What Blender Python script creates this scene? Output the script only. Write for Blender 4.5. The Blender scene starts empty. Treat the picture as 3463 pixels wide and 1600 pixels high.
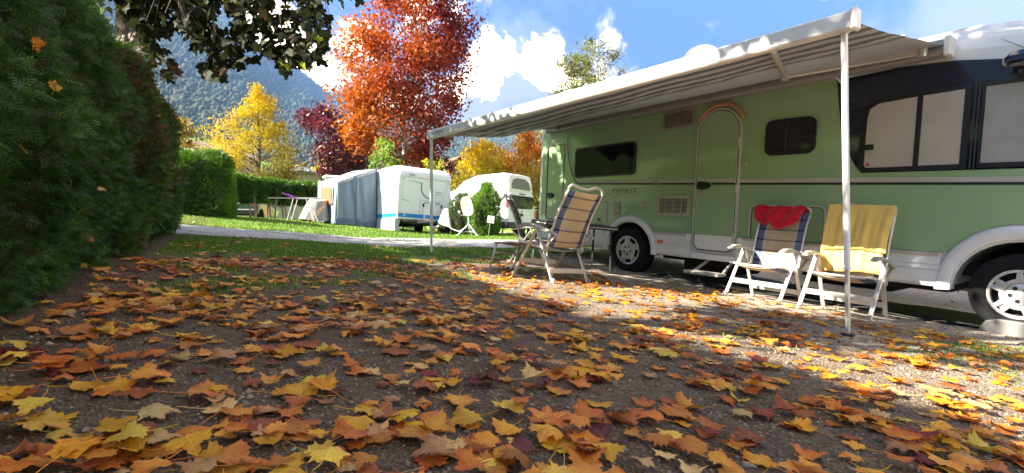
import bpy, math, random
import numpy as np
from mathutils import Matrix, Vector
random.seed(7); rng = np.random.default_rng(11)
C = bpy.context.scene
col = C.collection
pi = math.pi

# ------------------------------------------------------------------ camera, sky, sun, exposure
CZ = 0.466
cam_d = bpy.data.cameras.new('camera'); cam = bpy.data.objects.new('camera', cam_d); col.objects.link(cam)
cam.location = (0, 0, CZ); cam.rotation_euler = (pi/2, 0, 0)
cam_d.sensor_width = 36; cam_d.lens = 18.4; cam_d.clip_start = 0.05; cam_d.clip_end = 12000
C.camera = cam
SUN_EL = math.radians(35); SUN_T = math.radians(17)     # light travels towards (cos T, sin T)
tdir = Vector((math.cos(SUN_T)*math.cos(SUN_EL), math.sin(SUN_T)*math.cos(SUN_EL), -math.sin(SUN_EL)))
sl = bpy.data.lights.new('sun', 'SUN'); sl.energy = 3.5; sl.angle = math.radians(0.5); sl.color = (1, .93, .80)
sun = bpy.data.objects.new('sun', sl); col.objects.link(sun); sun.rotation_euler = tdir.to_track_quat('-Z', 'Y').to_euler()
sun.location = (-20, -5, 20)
W = bpy.data.worlds.new('World'); C.world = W; W.use_nodes = True
SKX = .37
def build_world():
    nt = W.node_tree; N = nt.nodes; L = nt.links
    for n in list(N): N.remove(n)
    out = N.new('ShaderNodeOutputWorld'); bg = N.new('ShaderNodeBackground'); bg.inputs[1].default_value = 0.15
    sky = N.new('ShaderNodeTexSky'); sky.sky_type = 'NISHITA'; sky.sun_disc = False
    sky.sun_elevation = SUN_EL; sky.sun_rotation = math.atan2(-math.cos(SUN_T), -math.sin(SUN_T)) % (2*pi)
    sky.air_density = 1.0; sky.dust_density = 0.2; sky.ozone_density = 3.0; sky.altitude = 400
    hsv = N.new('ShaderNodeHueSaturation'); hsv.inputs['Saturation'].default_value = 1.1; hsv.inputs['Value'].default_value = .092
    L.new(sky.outputs[0], hsv.inputs['Color'])
    deep = N.new('ShaderNodeMix'); deep.data_type = 'RGBA'; deep.blend_type = 'MULTIPLY'; deep.inputs['Factor'].default_value = 1; deep.inputs['B'].default_value = (.38, .68, 1.36, 1); L.new(hsv.outputs[0], deep.inputs['A'])
    tc = N.new('ShaderNodeTexCoord')
    def vm(op, a, b=None):
        n = N.new('ShaderNodeVectorMath'); n.operation = op
        for i, s in enumerate((a, b)):
            if s is None: continue
            if hasattr(s, 'links'): L.new(s, n.inputs[i])
            else: n.inputs[i].default_value = s
        return n
    def m(op, a, b=0.0, clamp=False):
        n = N.new('ShaderNodeMath'); n.operation = op; n.use_clamp = clamp
        for i, s in enumerate((a, b)):
            if hasattr(s, 'links'): L.new(s, n.inputs[i])
            else: n.inputs[i].default_value = s
        return n.outputs[0]
    d = vm('NORMALIZE', tc.outputs['Generated']).outputs[0]
    def noise(scale, det, vec, rough=.6, dist=0.0):
        n = N.new('ShaderNodeTexNoise'); n.inputs['Scale'].default_value = scale; n.inputs['Detail'].default_value = det
        n.inputs['Roughness'].default_value = rough; n.inputs['Distortion'].default_value = dist
        L.new(vec, n.inputs['Vector']); return n.outputs['Fac']
    # the cloud field: a broad scatter of cumulus plus the large banks that stood in this sky
    wob = vm('SCALE', vm('SUBTRACT', N.new('ShaderNodeTexNoise').outputs['Color'], (.5, .5, .5)).outputs[0]); wob.inputs['Scale'].default_value = .16
    wn = wob.inputs[0].links[0].from_node.inputs[0].links[0].from_node
    wn.inputs['Scale'].default_value = 5.0; wn.inputs['Detail'].default_value = 5; L.new(d, wn.inputs['Vector'])
    dw = vm('ADD', d, wob.outputs[0]).outputs[0]
    banks = [(1600, 330, .17, .95), (1720, 250, .15, .95), (1560, 130, .07, .55), (1930, 300, .13, .7), (1180, 210, .075, 1.0), (1050, 260, .10, .95),
             (930, 150, .10, .8), (3420, 40, .16, 1.1), (3230, 110, .10, .9), (3010, 20, .08, .55), (2390, 150, .045, .6), (1950, 60, .10, .45),
             (1130, 70, .07, .5), (4300, -200, .4, .8), (2500, -900, .3, .6), (-600, 200, .3, .6), (1350, 420, .2, .8)]
    acc = None
    for (x, y, r, a) in banks:
        v = Vector(((x-1731.5)/1770, 1, (800-y)/1770)).normalized()
        ds = vm('DISTANCE', dw, tuple(v)).outputs['Value']
        g = m('MULTIPLY', m('SUBTRACT', 1.0, m('DIVIDE', ds, r*1.5), True), a)
        acc = g if acc is None else m('MAXIMUM', acc, g)
    sep = N.new('ShaderNodeSeparateXYZ'); L.new(d, sep.inputs[0])
    scat = m('MULTIPLY', m('SUBTRACT', noise(2.0, 3, vm('ADD', d, (SKX, .11, .2)).outputs[0]), .415, True), 2.9)
    acc = m('MAXIMUM', acc, scat)
    fine = noise(9.0, 9, dw, .62)
    dens = m('SUBTRACT', m('ADD', acc, m('MULTIPLY', fine, 1.15)), .86)
    ramp = N.new('ShaderNodeMapRange'); ramp.interpolation_type = 'SMOOTHSTEP'
    ramp.inputs['From Min'].default_value = 0.0; ramp.inputs['From Max'].default_value = .46
    L.new(dens, ramp.inputs['Value'])
    # body shading of the clouds: greyer, bluer where thick and low
    sh = N.new('ShaderNodeMapRange'); sh.inputs['From Min'].default_value = .36; sh.inputs['From Max'].default_value = .52
    L.new(noise(5.0, 7, vm('ADD', dw, (.03, 0, -.05)).outputs[0]), sh.inputs['Value'])
    cm = N.new('ShaderNodeMix'); cm.data_type = 'RGBA'
    cm.inputs['A'].default_value = (19.0, 15.5, 10.0, 1); cm.inputs['B'].default_value = (.43, .44, .50, 1)
    L.new(sh.outputs[0], cm.inputs['Factor'])
    mx = N.new('ShaderNodeMix'); mx.data_type = 'RGBA'
    L.new(ramp.outputs[0], mx.inputs['Factor']); L.new(deep.outputs['Result'], mx.inputs['A']); L.new(cm.outputs['Result'], mx.inputs['B'])
    L.new(mx.outputs['Result'], bg.inputs[0]); L.new(bg.outputs[0], out.inputs[0])
build_world()
C.view_settings.view_transform = 'Standard'; C.view_settings.look = 'None'; C.view_settings.gamma = 1
C.view_settings.use_curve_mapping = False; C.view_settings.exposure = 3.25
C.render.engine = 'CYCLES'
C.cycles.use_denoising = True
C.cycles.max_bounces = 7; C.cycles.diffuse_bounces = 4; C.cycles.glossy_bounces = 3; C.cycles.transmission_bounces = 5
C.cycles.transparent_max_bounces = 6; C.cycles.volume_bounces = 0; C.cycles.sample_clamp_indirect = 6

# ------------------------------------------------------------------ ground shape
def sstep(a, b, x):
    t = np.clip((np.asarray(x, float)-a)/(b-a), 0, 1); return t*t*(3-2*t)
def G(X, Y):
    X = np.asarray(X, float); Y = np.asarray(Y, float)
    Xc = np.where(X < -9, -9+(X+9)*.3, np.where(X > 6, 6+(X-6)*.3, X)); Xc = np.clip(Xc, -16, 12)
    Yc = np.clip(Y, -8, 30)
    z = -.099*Xc+.012*Yc
    res = .06*np.clip(Xc+3, 0, 5)*sstep(6.5, 11, Y)*(1+.045*np.clip(Yc-10, 0, 14))
    return z+res
def g(x, y): return float(G(x, y))
def P(x, y, Z): return Vector(((x-1731.5)/1770*Z, Z, CZ-(y-800)/1770*Z))
def gx(x, Z):                                   # world x,y of the ground seen in direction x at depth Z
    return (x-1731.5)/1770*Z, Z

# ------------------------------------------------------------------ helpers: objects
def setp(o, label=None, cat=None, group=None, kind=None):
    if label: o['label'] = label
    if cat: o['category'] = cat
    if group: o['group'] = group
    if kind: o['kind'] = kind
    return o
def empty(name, loc=(0, 0, 0), rz=0, label=None, cat=None, group=None, mat=None):
    o = bpy.data.objects.new(name, None); col.objects.link(o); o.empty_display_size = .1
    if mat is not None: o.matrix_world = mat
    else: o.location = loc; o.rotation_euler = (0, 0, rz)
    return setp(o, label, cat, group)
def frame_on_ground(x, y, heading, dz=0):       # local x = heading direction, z = ground normal
    e = .2
    n = Vector((-(g(x+e, y)-g(x-e, y))/(2*e), -(g(x, y+e)-g(x, y-e))/(2*e), 1)).normalized()
    f = Vector((math.cos(heading), math.sin(heading), 0)); f = (f-n*f.dot(n)).normalized(); l = n.cross(f)
    return Matrix(((f.x, l.x, n.x, x), (f.y, l.y, n.y, y), (f.z, l.z, n.z, g(x, y)+dz), (0, 0, 0, 1)))
class MB:
    def __init__(s): s.v = []; s.f = []; s.m = []; s.uv = None
    def add(s, vs, fs, mi=0):
        b = len(s.v); s.v += [tuple(p) for p in vs]; s.f += [tuple(i+b for i in f) for f in fs]; s.m += [mi]*len(fs); return s
    def box(s, c, d, rot=None, mi=0, bev=0):
        x, y, z = d[0]/2, d[1]/2, d[2]/2
        if bev:
            b = min(bev, x*.9, y*.9, z*.9); vs = []; fs = []
            def idx(sx, sy, sz, k): return (((sx > 0)*2+(sy > 0))*2+(sz > 0))*3+k
            for sx in (-1, 1):
                for sy in (-1, 1):
                    for sz in (-1, 1):
                        vs += [(sx*x, sy*(y-b), sz*(z-b)), (sx*(x-b), sy*y, sz*(z-b)), (sx*(x-b), sy*(y-b), sz*z)]
            for a in (-1, 1):
                q = [(a, -1, -1), (a, 1, -1), (a, 1, 1), (a, -1, 1)]; fs.append([idx(*k, 0) for k in (q if a > 0 else q[::-1])])
                q = [(-1, a, -1), (1, a, -1), (1, a, 1), (-1, a, 1)]; fs.append([idx(*k, 1) for k in (q[::-1] if a > 0 else q)])
                q = [(-1, -1, a), (1, -1, a), (1, 1, a), (-1, 1, a)]; fs.append([idx(*k, 2) for k in (q if a > 0 else q[::-1])])
            for a in (-1, 1):
                for c2 in (-1, 1):
                    fs.append([idx(a, c2, -1, 0), idx(a, c2, 1, 0), idx(a, c2, 1, 1), idx(a, c2, -1, 1)])
                    fs.append([idx(a, -1, c2, 0), idx(a, 1, c2, 0), idx(a, 1, c2, 2), idx(a, -1, c2, 2)])
                    fs.append([idx(-1, a, c2, 1), idx(1, a, c2, 1), idx(1, a, c2, 2), idx(-1, a, c2, 2)])
                    for c3 in (-1, 1): fs.append([idx(a, c2, c3, 0), idx(a, c2, c3, 1), idx(a, c2, c3, 2)])
        else:
            vs = [(sx*x, sy*y, sz*z) for sx in (-1, 1) for sy in (-1, 1) for sz in (-1, 1)]
            fs = [(0, 1, 3, 2), (4, 6, 7, 5), (0, 4, 5, 1), (2, 3, 7, 6), (0, 2, 6, 4), (1, 5, 7, 3)]
        c = Vector(c); vs = [(rot @ Vector(p) if rot is not None else Vector(p))+c for p in vs]
        return s.add(vs, fs, mi)
    def bar(s, a, b, w, h, up=(0, 0, 1), mi=0, bev=0):          # box from a to b, w across, h along up
        a = Vector(a); b = Vector(b); d = (b-a); L = d.length; d.normalize(); u = Vector(up); y = u.cross(d)
        if y.length < 1e-4: y = Vector((0, 1, 0)).cross(d)
        y.normalize(); z = d.cross(y)
        R = Matrix((d, y, z)).transposed()
        return s.box((a+b)/2, (L, w, h), R, mi, bev)
    def tube(s, pts, r, n=8, mi=0, cap=True):
        pts = [Vector(p) for p in pts]; k = len(pts)
        rs = r if hasattr(r, '__len__') else [r]*k
        ref = None; vs = []; fs = []
        for i, p in enumerate(pts):
            d = (pts[min(i+1, k-1)]-pts[max(i-1, 0)]).normalized()
            if ref is None:
                ref = Vector((0, 0, 1)) if abs(d.z) < .9 else Vector((1, 0, 0))
            x = (ref-d*ref.dot(d)).normalized(); y = d.cross(x); ref = x
            for j in range(n):
                a = 2*pi*j/n; vs.append(p+(x*math.cos(a)+y*math.sin(a))*rs[i])
        for i in range(k-1):
            for j in range(n):
                fs.append((i*n+j, i*n+(j+1) % n, (i+1)*n+(j+1) % n, (i+1)*n+j))
        if cap: fs.append(tuple(range(n))[::-1]); fs.append(tuple((k-1)*n+j for j in range(n)))
        return s.add(vs, fs, mi)
    def prism(s, poly, y0, y1, mi=0, mi_side=None):             # poly in (x,z), extruded from y0 (outer) to y1
        n = len(poly); vs = [(p[0], y0, p[1]) for p in poly]+[(p[0], y1, p[1]) for p in poly]
        s.add(vs, [tuple(range(n)), tuple(range(2*n-1, n-1, -1))], mi)
        b = len(s.v)-2*n
        fs = [(b+i, b+n+i, b+n+(i+1) % n, b+(i+1) % n) for i in range(n)]
        s.f += fs; s.m += [mi if mi_side is None else mi_side]*n; return s
    def lathe(s, prof, n=32, c=(0, 0, 0), axis='y', mi=0):      # prof: (radius, along)
        vs = []; fs = []; k = len(prof)
        for i in range(n):
            a = 2*pi*i/n; ca, sa = math.cos(a), math.sin(a)
            for r, h in prof:
                q = {'y': (r*ca, h, r*sa), 'z': (r*ca, r*sa, h), 'x': (h, r*ca, r*sa)}[axis]
                vs.append((q[0]+c[0], q[1]+c[1], q[2]+c[2]))
        for i in range(n):
            for j in range(k-1):
                fs.append((i*k+j, i*k+j+1, ((i+1) % n)*k+j+1, ((i+1) % n)*k+j))
        return s.add(vs, fs, mi)
    def grid(s, fn, nu, nv, mi=0):                              # fn(u,v)->point, mi may be a function of the cell
        vs = [fn(i/nu, j/nv) for j in range(nv+1) for i in range(nu+1)]
        b = len(s.v); s.v += [tuple(p) for p in vs]
        for j in range(nv):
            for i in range(nu):
                a = b+j*(nu+1)+i; s.f.append((a, a+1, a+nu+2, a+nu+1)); s.m.append(mi(i, j) if callable(mi) else mi)
        return s
    def build(s, name, mats, parent=None, smooth=False, angle=None):
        me = bpy.data.meshes.new(name); me.from_pydata(s.v, [], s.f); me.update()
        mats = mats if isinstance(mats, (list, tuple)) else [mats]
        for m_ in mats: me.materials.append(m_)
        if len(mats) > 1: me.polygons.foreach_set('material_index', s.m)
        if smooth:
            me.polygons.foreach_set('use_smooth', [True]*len(s.f))
            if angle: me.set_sharp_from_angle(angle=math.radians(angle))
        o = bpy.data.objects.new(name, me); col.objects.link(o)
        if parent: o.parent = parent
        return o
def np_mesh(name, V, F, mats, mi=None, attr=None, smooth=False):  # V (n,3), F (m,3|4) numpy
    me = bpy.data.meshes.new(name); k = F.shape[1]
    me.vertices.add(len(V)); me.vertices.foreach_set('co', np.ascontiguousarray(V, np.float32).ravel())
    me.loops.add(F.size); me.loops.foreach_set('vertex_index', np.ascontiguousarray(F, np.int32).ravel())
    me.polygons.add(len(F)); me.polygons.foreach_set('loop_start', np.arange(0, F.size, k, dtype=np.int32))
    me.polygons.foreach_set('loop_total', np.full(len(F), k, np.int32))
    if smooth: me.polygons.foreach_set('use_smooth', np.ones(len(F), bool))
    for m_ in (mats if isinstance(mats, (list, tuple)) else [mats]): me.materials.append(m_)
    if mi is not None: me.polygons.foreach_set('material_index', np.ascontiguousarray(mi, np.int32))
    if attr is not None:
        a = me.attributes.new('tint', 'FLOAT', 'POINT'); a.data.foreach_set('value', np.ascontiguousarray(attr, np.float32))
    me.update(calc_edges=True)
    return me
def link(name, me, parent=None):
    o = bpy.data.objects.new(name, me); col.objects.link(o)
    if parent: o.parent = parent
    return o
def solid(o, t=.004, off=0):
    m_ = o.modifiers.new('thickness', 'SOLIDIFY'); m_.thickness = t; m_.offset = off; return o
def bevel(o, w=.006, seg=2):
    m_ = o.modifiers.new('edge', 'BEVEL'); m_.width = w; m_.segments = seg; m_.limit_method = 'ANGLE'; m_.angle_limit = math.radians(50); return o
def rrect(x0, z0, x1, z1, r, n=5):
    pts = []
    for (cx, cz, a0) in ((x1-r, z0+r, -90), (x1-r, z1-r, 0), (x0+r, z1-r, 90), (x0+r, z0+r, 180)):
        for i in range(n+1):
            a = math.radians(a0+90*i/n); pts.append((cx+r*math.cos(a), cz+r*math.sin(a)))
    return pts
def arc(cx, cz, r, a0, a1, n=16, rz=None):
    rz = rz or r
    return [(cx+r*math.cos(math.radians(a0+(a1-a0)*i/n)), cz+rz*math.sin(math.radians(a0+(a1-a0)*i/n))) for i in range(n+1)]

# ------------------------------------------------------------------ helpers: materials
def newmat(name):
    m_ = bpy.data.materials.new(name); m_.use_nodes = True; nt = m_.node_tree
    return m_, nt, nt.nodes, nt.links, nt.nodes['Principled BSDF']
def ramp_node(N, cols, interp='LINEAR'):
    r = N.new('ShaderNodeValToRGB'); cr = r.color_ramp; cr.interpolation = interp
    while len(cr.elements) < len(cols): cr.elements.new(.5)
    for e, (p, c) in zip(cr.elements, cols): e.position = p; e.color = (*c, 1)
    return r
def plain(name, c, rough=.5, metal=0.0, var=.10, scale=6.0, bump=0.0, bscale=60.0, spec=.5, coat=0.0, dirt=None):
    m_, nt, N, L, B = newmat(name)
    tc = N.new('ShaderNodeTexCoord'); n = N.new('ShaderNodeTexNoise'); n.inputs['Scale'].default_value = scale; n.inputs['Detail'].default_value = 6
    L.new(tc.outputs['Object'], n.inputs['Vector'])
    lo = tuple(x*(1-var) for x in c); hi = tuple(min(1, x*(1+var)) for x in c)
    r = ramp_node(N, [(.3, lo), (.7, hi)]); L.new(n.outputs['Fac'], r.inputs[0])
    src = r.outputs[0]
    if dirt:
        dn = N.new('ShaderNodeTexNoise'); dn.inputs['Scale'].default_value = dirt[1]; dn.inputs['Detail'].default_value = 8; dn.inputs['Roughness'].default_value = .7
        L.new(tc.outputs['Object'], dn.inputs['Vector'])
        mr = N.new('ShaderNodeMapRange'); mr.inputs['From Min'].default_value = .5; mr.inputs['From Max'].default_value = .8; mr.inputs['To Max'].default_value = dirt[2]
        L.new(dn.outputs['Fac'], mr.inputs['Value'])
        mx = N.new('ShaderNodeMix'); mx.data_type = 'RGBA'; mx.inputs['B'].default_value = (*dirt[0], 1)
        L.new(mr.outputs[0], mx.inputs['Factor']); L.new(src, mx.inputs['A']); src = mx.outputs['Result']
    L.new(src, B.inputs['Base Color'])
    B.inputs['Roughness'].default_value = rough; B.inputs['Metallic'].default_value = metal
    B.inputs['Specular IOR Level'].default_value = spec
    if coat: B.inputs['Coat Weight'].default_value = coat; B.inputs['Coat Roughness'].default_value = .08
    if bump:
        bn = N.new('ShaderNodeTexNoise'); bn.inputs['Scale'].default_value = bscale; bn.inputs['Detail'].default_value = 4
        L.new(tc.outputs['Object'], bn.inputs['Vector'])
        b = N.new('ShaderNodeBump'); b.inputs['Strength'].default_value = bump; b.inputs['Distance'].default_value = .01
        L.new(bn.outputs['Fac'], b.inputs['Height']); L.new(b.outputs[0], B.inputs['Normal'])
    return m_
def foliage(name, cols, transl=.35, rough=.55, patch=None, pscale=.8, objrand=False, vein=False, spec=.3):
    """leaf material: colour from the per-leaf tint attribute, wandering with a slow noise, light passing through"""
    m_, nt, N, L, B = newmat(name)
    at = N.new('ShaderNodeAttribute'); at.attribute_name = 'tint'
    tc = N.new('ShaderNodeTexCoord'); n = N.new('ShaderNodeTexNoise'); n.inputs['Scale'].default_value = pscale; n.inputs['Detail'].default_value = 3
    L.new(tc.outputs['Object'], n.inputs['Vector'])
    a = N.new('ShaderNodeMath'); a.operation = 'MULTIPLY_ADD'; a.inputs[1].default_value = .9; a.inputs[2].default_value = -.45; L.new(n.outputs['Fac'], a.inputs[0])
    s = N.new('ShaderNodeMath'); s.operation = 'ADD'; s.use_clamp = True; L.new(at.outputs['Fac'], s.inputs[0]); L.new(a.outputs[0], s.inputs[1])
    r = ramp_node(N, [(i/(len(cols)-1), c) for i, c in enumerate(cols)]); L.new(s.outputs[0], r.inputs[0])
    L.new(r.outputs[0], B.inputs['Base Color']); B.inputs['Roughness'].default_value = rough; B.inputs['Specular IOR Level'].default_value = spec
    t = N.new('ShaderNodeBsdfTranslucent')
    hs = N.new('ShaderNodeHueSaturation'); hs.inputs['Saturation'].default_value = 1.1; hs.inputs['Value'].default_value = 1.3
    L.new(r.outputs[0], hs.inputs['Color']); L.new(hs.outputs[0], t.inputs['Color'])
    mx = N.new('ShaderNodeMixShader'); mx.inputs[0].default_value = transl
    L.new(B.outputs[0], mx.inputs[1]); L.new(t.outputs[0], mx.inputs[2]); L.new(mx.outputs[0], nt.nodes['Material Output'].inputs['Surface'])
    return m_
def text_mesh(name, txt, size, mat, parent, loc, rot, shear=0.0, ext=.001, offs=0.0, spacing=1.0, kind=None):
    cu = bpy.data.curves.new(name, 'FONT'); cu.body = txt; cu.size = size; cu.shear = shear; cu.extrude = ext; cu.offset = offs; cu.space_character = spacing
    cu.align_x = 'CENTER'; cu.align_y = 'CENTER'; cu.resolution_u = 3
    tmp = bpy.data.objects.new(name, cu); col.objects.link(tmp)
    dg = bpy.context.evaluated_depsgraph_get(); me = bpy.data.meshes.new_from_object(tmp.evaluated_get(dg))
    bpy.data.objects.remove(tmp); bpy.data.curves.remove(cu); me.materials.clear(); me.materials.append(mat); me.name = name
    o = link(name, me, parent); o.location = loc; o.rotation_euler = rot
    return o
# ------------------------------------------------------------------ the ground
def ground_material():
    m_, nt, N, L, B = newmat('gravel_and_soil')
    tc = N.new('ShaderNodeTexCoord'); co = tc.outputs['Object']
    sep = N.new('ShaderNodeSeparateXYZ'); L.new(co, sep.inputs[0]); X, Y = sep.outputs[0], sep.outputs[1]
    def m(op, a, b=0.0, c=None, clamp=False):
        n = N.new('ShaderNodeMath'); n.operation = op; n.use_clamp = clamp
        for i, s in enumerate((a, b, c)):
            if s is None: continue
            if hasattr(s, 'links'): L.new(s, n.inputs[i])
            else: n.inputs[i].default_value = s
        return n.outputs[0]
    def noise(sc, det=4, rough=.6):
        n = N.new('ShaderNodeTexNoise'); n.inputs['Scale'].default_value = sc; n.inputs['Detail'].default_value = det; n.inputs['Roughness'].default_value = rough
        L.new(co, n.inputs['Vector']); return n.outputs['Fac']
    def ms(x, a, b):
        n = N.new('ShaderNodeMapRange'); n.interpolation_type = 'SMOOTHSTEP'; n.inputs['From Min'].default_value = a; n.inputs['From Max'].default_value = b
        L.new(x, n.inputs['Value']); return n.outputs[0]
    def mix(f, a, b):
        n = N.new('ShaderNodeMix'); n.data_type = 'RGBA'; L.new(f, n.inputs['Factor'])
        for k, s in (('A', a), ('B', b)):
            if hasattr(s, 'links'): L.new(s, n.inputs[k])
            else: n.inputs[k].default_value = (*s, 1)
        return n.outputs['Result']
    vo = N.new('ShaderNodeTexVoronoi'); vo.inputs['Scale'].default_value = 95; vo.inputs['Randomness'].default_value = 1; L.new(co, vo.inputs['Vector'])
    vo2 = N.new('ShaderNodeTexVoronoi'); vo2.inputs['Scale'].default_value = 40; L.new(co, vo2.inputs['Vector'])
    stone = ramp_node(N, [(0, (.20, .145, .095)), (.35, (.33, .255, .175)), (.7, (.44, .36, .265)), (1, (.58, .51, .42))])
    sr = N.new('ShaderNodeSeparateColor'); L.new(vo.outputs['Color'], sr.inputs[0]); L.new(sr.outputs[0], stone.inputs[0])
    soil = ramp_node(N, [(.3, (.062, .038, .020)), (.7, (.135, .086, .048))]); L.new(noise(14, 8), soil.inputs[0])
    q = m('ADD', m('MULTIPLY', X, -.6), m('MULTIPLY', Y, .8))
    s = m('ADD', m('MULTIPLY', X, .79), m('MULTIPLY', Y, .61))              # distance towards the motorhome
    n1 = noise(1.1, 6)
    # trodden soil between the stones: much near the hedge, little beside the motorhome
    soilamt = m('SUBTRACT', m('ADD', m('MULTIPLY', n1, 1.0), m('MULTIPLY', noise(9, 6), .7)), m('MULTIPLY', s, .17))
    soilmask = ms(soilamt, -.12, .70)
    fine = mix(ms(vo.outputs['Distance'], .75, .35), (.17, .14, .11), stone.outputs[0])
    stone_tone = mix(ms(soilamt, -.5, .5), (1, 1, 1), (.46, .44, .41)); dm = N.new('ShaderNodeMix'); dm.data_type = 'RGBA'; dm.blend_type = 'MULTIPLY'; dm.inputs['Factor'].default_value = 1; L.new(fine, dm.inputs['A']); L.new(stone_tone, dm.inputs['B'])  # stones darker where the soil is heavy, away from the motorhome
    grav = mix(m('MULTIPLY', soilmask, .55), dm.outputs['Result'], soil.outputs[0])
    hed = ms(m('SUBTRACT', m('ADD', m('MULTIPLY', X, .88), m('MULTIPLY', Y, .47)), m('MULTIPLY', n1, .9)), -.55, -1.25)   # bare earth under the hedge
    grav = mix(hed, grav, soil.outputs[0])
    grs = ramp_node(N, [(.25, (.040, .075, .010)), (.55, (.085, .155, .018)), (.8, (.16, .21, .04))]); L.new(noise(5, 8, .7), grs.inputs[0])
    low = m('ADD', m('MULTIPLY', X, .55), 6.05)
    edge = m('ADD', m('SUBTRACT', q, low), m('MULTIPLY', m('SUBTRACT', noise(1.6, 6, .65), .5), 3.2))
    gm = ms(edge, -.15, .45)
    moss = m('MULTIPLY', ms(noise(1.9, 5, .7), .60, .70), ms(m('SUBTRACT', q, low), -3.2, -.6))
    gm = m('MAXIMUM', gm, m('MULTIPLY', moss, .85))
    gm = m('MULTIPLY', gm, m('SUBTRACT', 1.0, hed))
    sun_lift = N.new('ShaderNodeMix'); sun_lift.data_type = 'RGBA'; sun_lift.blend_type = 'MULTIPLY'; L.new(ms(m('ADD', s, m('MULTIPLY', n1, .6)), 2.0, 3.2), sun_lift.inputs['Factor']); sun_lift.inputs['B'].default_value = (1.55, 1.62, 1.72, 1); L.new(grav, sun_lift.inputs['A'])  # gravel lightened beside the motorhome, putting the sun patch into its colour
    colr = mix(gm, sun_lift.outputs['Result'], grs.outputs[0])
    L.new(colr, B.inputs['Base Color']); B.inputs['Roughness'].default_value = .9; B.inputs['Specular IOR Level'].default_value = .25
    h = m('ADD', m('MULTIPLY', vo.outputs['Distance'], -1.0), m('MULTIPLY', noise(20, 8), .9))
    b = N.new('ShaderNodeBump'); b.inputs['Strength'].default_value = 1.0; b.inputs['Distance'].default_value = .010
    L.new(h, b.inputs['Height']); L.new(b.outputs[0], B.inputs['Normal'])
    return m_
def polar(name, radii, nang, hfun, mat, a0=0, a1=2*pi):
    th = np.linspace(a0, a1, nang+1); R, T = np.meshgrid(radii, th, indexing='ij')
    X = R*np.sin(T); Y = R*np.cos(T); Z = hfun(X, Y, R, T)
    V = np.stack([X, Y, Z], -1).reshape(-1, 3); i, j = np.meshgrid(np.arange(len(radii)-1), np.arange(nang), indexing='ij')
    a = (i*(nang+1)+j).ravel(); F = np.stack([a, a+1, a+nang+2, a+nang+1], -1)[:, ::-1]
    return link(name, np_mesh(name, V, F, mat, smooth=True))
def bumps(X, Y): return .012*np.sin(2.3*X+1.1*Y)+.010*np.sin(1.3*X-2.9*Y+1)+.006*np.sin(6.1*X+.7)*np.sin(5.3*Y)
def GB(X, Y): return G(X, Y)+bumps(X, Y)*np.clip(1-np.hypot(X, Y)/25, 0, 1)
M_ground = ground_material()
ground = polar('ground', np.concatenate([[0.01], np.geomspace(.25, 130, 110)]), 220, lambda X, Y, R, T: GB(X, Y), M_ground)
setp(ground, kind='structure')
M_road = plain('road_gravel', (.34, .325, .305), .9, var=.25, scale=9, bump=.8, bscale=70, dirt=((.16, .14, .12), 1.3, .6))
def sheet(name, pts, dz, mat, nu=40, nv=6):     # pts: four corners in order, draped on the ground
    a, b, c, d = [np.array(p, float) for p in pts]; u, v = np.meshgrid(np.linspace(0, 1, nu+1), np.linspace(0, 1, nv+1), indexing='ij')
    Pp = (a[None, None]*(1-u)[..., None]*(1-v)[..., None]+b*(u*(1-v))[..., None]+c*(u*v)[..., None]+d*((1-u)*v)[..., None])
    w = np.where((v == 0) | (v == 1), .09*np.sin(31*u*7+9*v)+.05*np.sin(83*u*7), 0)
    dirv = (d-a)/np.linalg.norm(d-a); Pp = Pp+w[..., None]*dirv
    Z = GB(Pp[..., 0], Pp[..., 1])+dz
    V = np.concatenate([Pp, Z[..., None]], -1).reshape(-1, 3); i, j = np.meshgrid(np.arange(nu), np.arange(nv), indexing='ij')
    k = (i*(nv+1)+j).ravel(); F = np.stack([k, k+nv+1, k+nv+2, k+1], -1)
    return setp(link(name, np_mesh(name, V, F, mat, smooth=True)), kind='structure')
rn = np.array([-.6, .8]); rd = np.array([.8, .6])
r0 = rn*7.75; r1 = rn*10.6
road = sheet('road', [r0-rd*14, r0+rd*22, r1+rd*22, r1-rd*14], .012, M_road, 160, 10)

# ------------------------------------------------------------------ hills, fields and the forest on them
AZ = np.radians([-180, -120, -75, -60, -45, -38.9, -32.6, -27.2, -25.1, -22.7, -19.4, -15.2, -10.6, -7.2, -4.1, 0, 8, 20, 35, 60, 120, 180])
RV = np.array([.20, .30, .46, .50, .46, .44, .405, .352, .320, .300, .265, .235, .228, .220, .212, .20, .19, .18, .17, .18, .20, .20])
def vridge(T):
    T = (np.asarray(T)+pi) % (2*pi)-pi
    return np.interp(T, AZ, RV)+.006*np.sin(23*T+1)+.004*np.sin(61*T)
def hill_h(X, Y, R, T):
    v = np.interp(np.log(R), np.log([100, 260, 620, 2300]), [0, .22, .43, 1.0])*vridge(T)
    v = v-.012*np.clip((R-700)/900, 0, 1)*np.abs(np.sin(7*T+R*.0012))*np.clip((2300-R)/1500, 0, 1)
    z = CZ+R*v; z = np.where(R > 2300, CZ+2300*vridge(T)-(R-2300)*.6, z)
    z = np.maximum(z, -1.0); near = G(X, Y)-.35
    w = np.clip((R-112)/120, 0, 1); return near*(1-w)+z*w
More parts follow.
